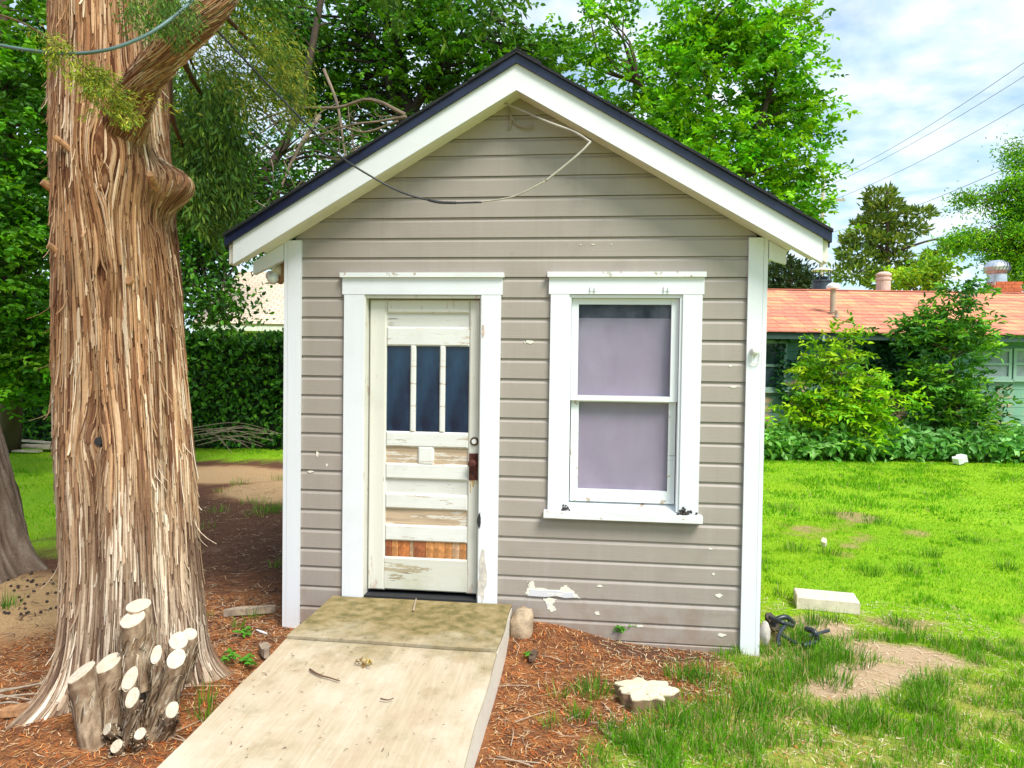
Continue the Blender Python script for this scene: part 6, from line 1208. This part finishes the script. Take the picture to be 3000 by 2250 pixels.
for k in range(16):
    vx, vy = rng.uniform(1090, 1330), rng.uniform(1400, 1650)
    if k < 6: vx, vy = rng.uniform(330, 560), rng.uniform(1480, 1650)
    if k < 6 and vx > 380 + (1659 - vy) * 0.9: vx = 360 + (1659 - vy) * 0.4
    p = on_ground(vx, vy); a_ = rng.uniform(0, 3.14); d = np.array([math.cos(a_), math.sin(a_), 0]) * rng.uniform(0.06, 0.14)
    twig('thin dry twig lying in the reddish needle litter', [p - d + [0, 0, .012], p + [rng.normal(0, .01), rng.normal(0, .01), .018], p + d + [0, 0, .01]], 0.0032, M_twp, 'fallen twigs in the needle litter')
for k in range(9):
    p = on_ground(20 + rng.uniform(-20, 110), 1500 + rng.uniform(-15, 40)); a_ = rng.normal(0.35, 0.3); d = np.array([math.cos(a_), math.sin(a_), 0]) * rng.uniform(0.12, 0.28)
    twig('grey crooked stick in the stick tangle left of the cedar roots', [p - d + [0, 0, .02], p + [0, rng.normal(0, .03), .04], p + d + [0, 0, .015]], 0.008, M_greywood, 'sticks beside the cedar roots', 'stick')
M_cone = plain('dark_cone', (0.035, 0.024, 0.018), 0.8); m = MB(); m.lathe([(0.003, 0), (0.010, 0.005), (0.012, 0.011), (0.008, 0.018), (0.002, 0.022)], (0, 0, 0), 9); cme = mesh_np('cone', np.array(m.v), m.f, None, True, M_cone)
for k in range(42):
    p = on_ground(rng.uniform(0, 135), 1235 + 95 * rng.uniform(0, 1)); o = link('small_cone', cme, None, p); o.rotation_euler = (rng.uniform(0, 1.5), 0, rng.uniform(0, 6)); tag(o, 'small dark cone on the tan litter left of the cedar', 'cone', 'cones scattered on the tan litter')
# leafy weeds
def weed(vx, vy, n, r_, label, h=0.05):
    p = on_ground(vx, vy); T = thing('leafy_weed', p, label, 'weed'); m = MB(); parts = []
    for k in range(n):
        a_ = rng.uniform(0, 6.28); q = r_ * rng.uniform(0.2, 1); tip = p + np.array([math.cos(a_) * q, math.sin(a_) * q, h * rng.uniform(0.7, 1.5)]); m.tube(smooth_path([p, (p + tip) / 2 + [0, 0, 0.012], tip], 6), 0.0022, 5)
        b0 = rng.uniform(0, 6.28); ax = np.array([[math.cos(b0 + j * 1.05), math.sin(b0 + j * 1.05), 0.1] for j in range(5)]); parts.append(leaf_mesh(np.repeat(tip[None], 5, 0), np.full(5, 0.042) * rng.uniform(0.8, 1.2), pal_cols([(0.08, 0.30, 0.02), (0.12, 0.36, 0.03)], 5, rng), rng, 3.0, 0.1, 0.55, ax))
    m.build('stalks', plain('green_stalk', (0.10, 0.22, 0.05), 0.6), T); V, F, C = cat(parts); obj('leaves', V, F, M_leaf, T, C=C)
weed(482, 1440, 9, 0.10, 'bright green leafy weed at the right foot of the cedar'); weed(535, 1442, 4, 0.06, 'smaller sparse green weed between cedar and ramp'); weed(528, 1375, 4, 0.05, 'little green weed near the left shed corner', 0.04)
weed(1345, 1383, 5, 0.06, 'small green weed growing against the shed wall right of the ramp', 0.09); weed(1145, 1398, 2, 0.03, 'tiny green sprout in front of the stone', 0.03)
# brush pile by the hedge and planks at far left
bp = thing('brush_pile', HW(va(500, 14.9), 14.9, 0), 'pile of bare pale branches in front of the hedge', 'brush pile')
for k in range(18):
    x0 = rng.uniform(410, 470); a_ = HW(va(x0, 14.8), 14.8 + rng.normal(0, 0.2), rng.uniform(0.05, 0.5)); x1 = rng.uniform(500, 610); b_ = HW(va(x1, 14.8), 14.7 + rng.normal(0, 0.3), rng.uniform(0.02, 0.45)); V, F = tube_np(smooth_path([a_, (a_ + b_) / 2 + [0, 0, rng.uniform(0.05, 0.3)], b_], 12), np.linspace(0.009, 0.003, 12), 5); obj('branch', V, F, M_greywood, bp)
pp = thing('plank_pile', HW(va(70, 14.6), 14.6, 0), 'low pile of weathered planks and sticks at the far left', 'wood pile')
for k in range(8):
    a_ = rng.normal(0, 0.25); c0 = HW(va(rng.uniform(20, 130), 14.4), 14.4 + rng.normal(0, 0.35), 0.02 + 0.012 * k); d = (HR * math.cos(a_) + HF * math.sin(a_)) * rng.uniform(0.3, 0.8); s_ = np.array([-d[1], d[0], 0]) / np.linalg.norm(d) * 0.06
    V = [c0 - d - s_, c0 + d - s_, c0 + d + s_, c0 - d + s_]; V = V + [q + np.array([0, 0, 0.035]) for q in V]; obj('plank', V, HB, plain('grey_plank', (0.52, 0.42, 0.32), 0.9, var=0.35, scale=5) if k == 0 else bpy.data.materials['grey_plank'], pp)
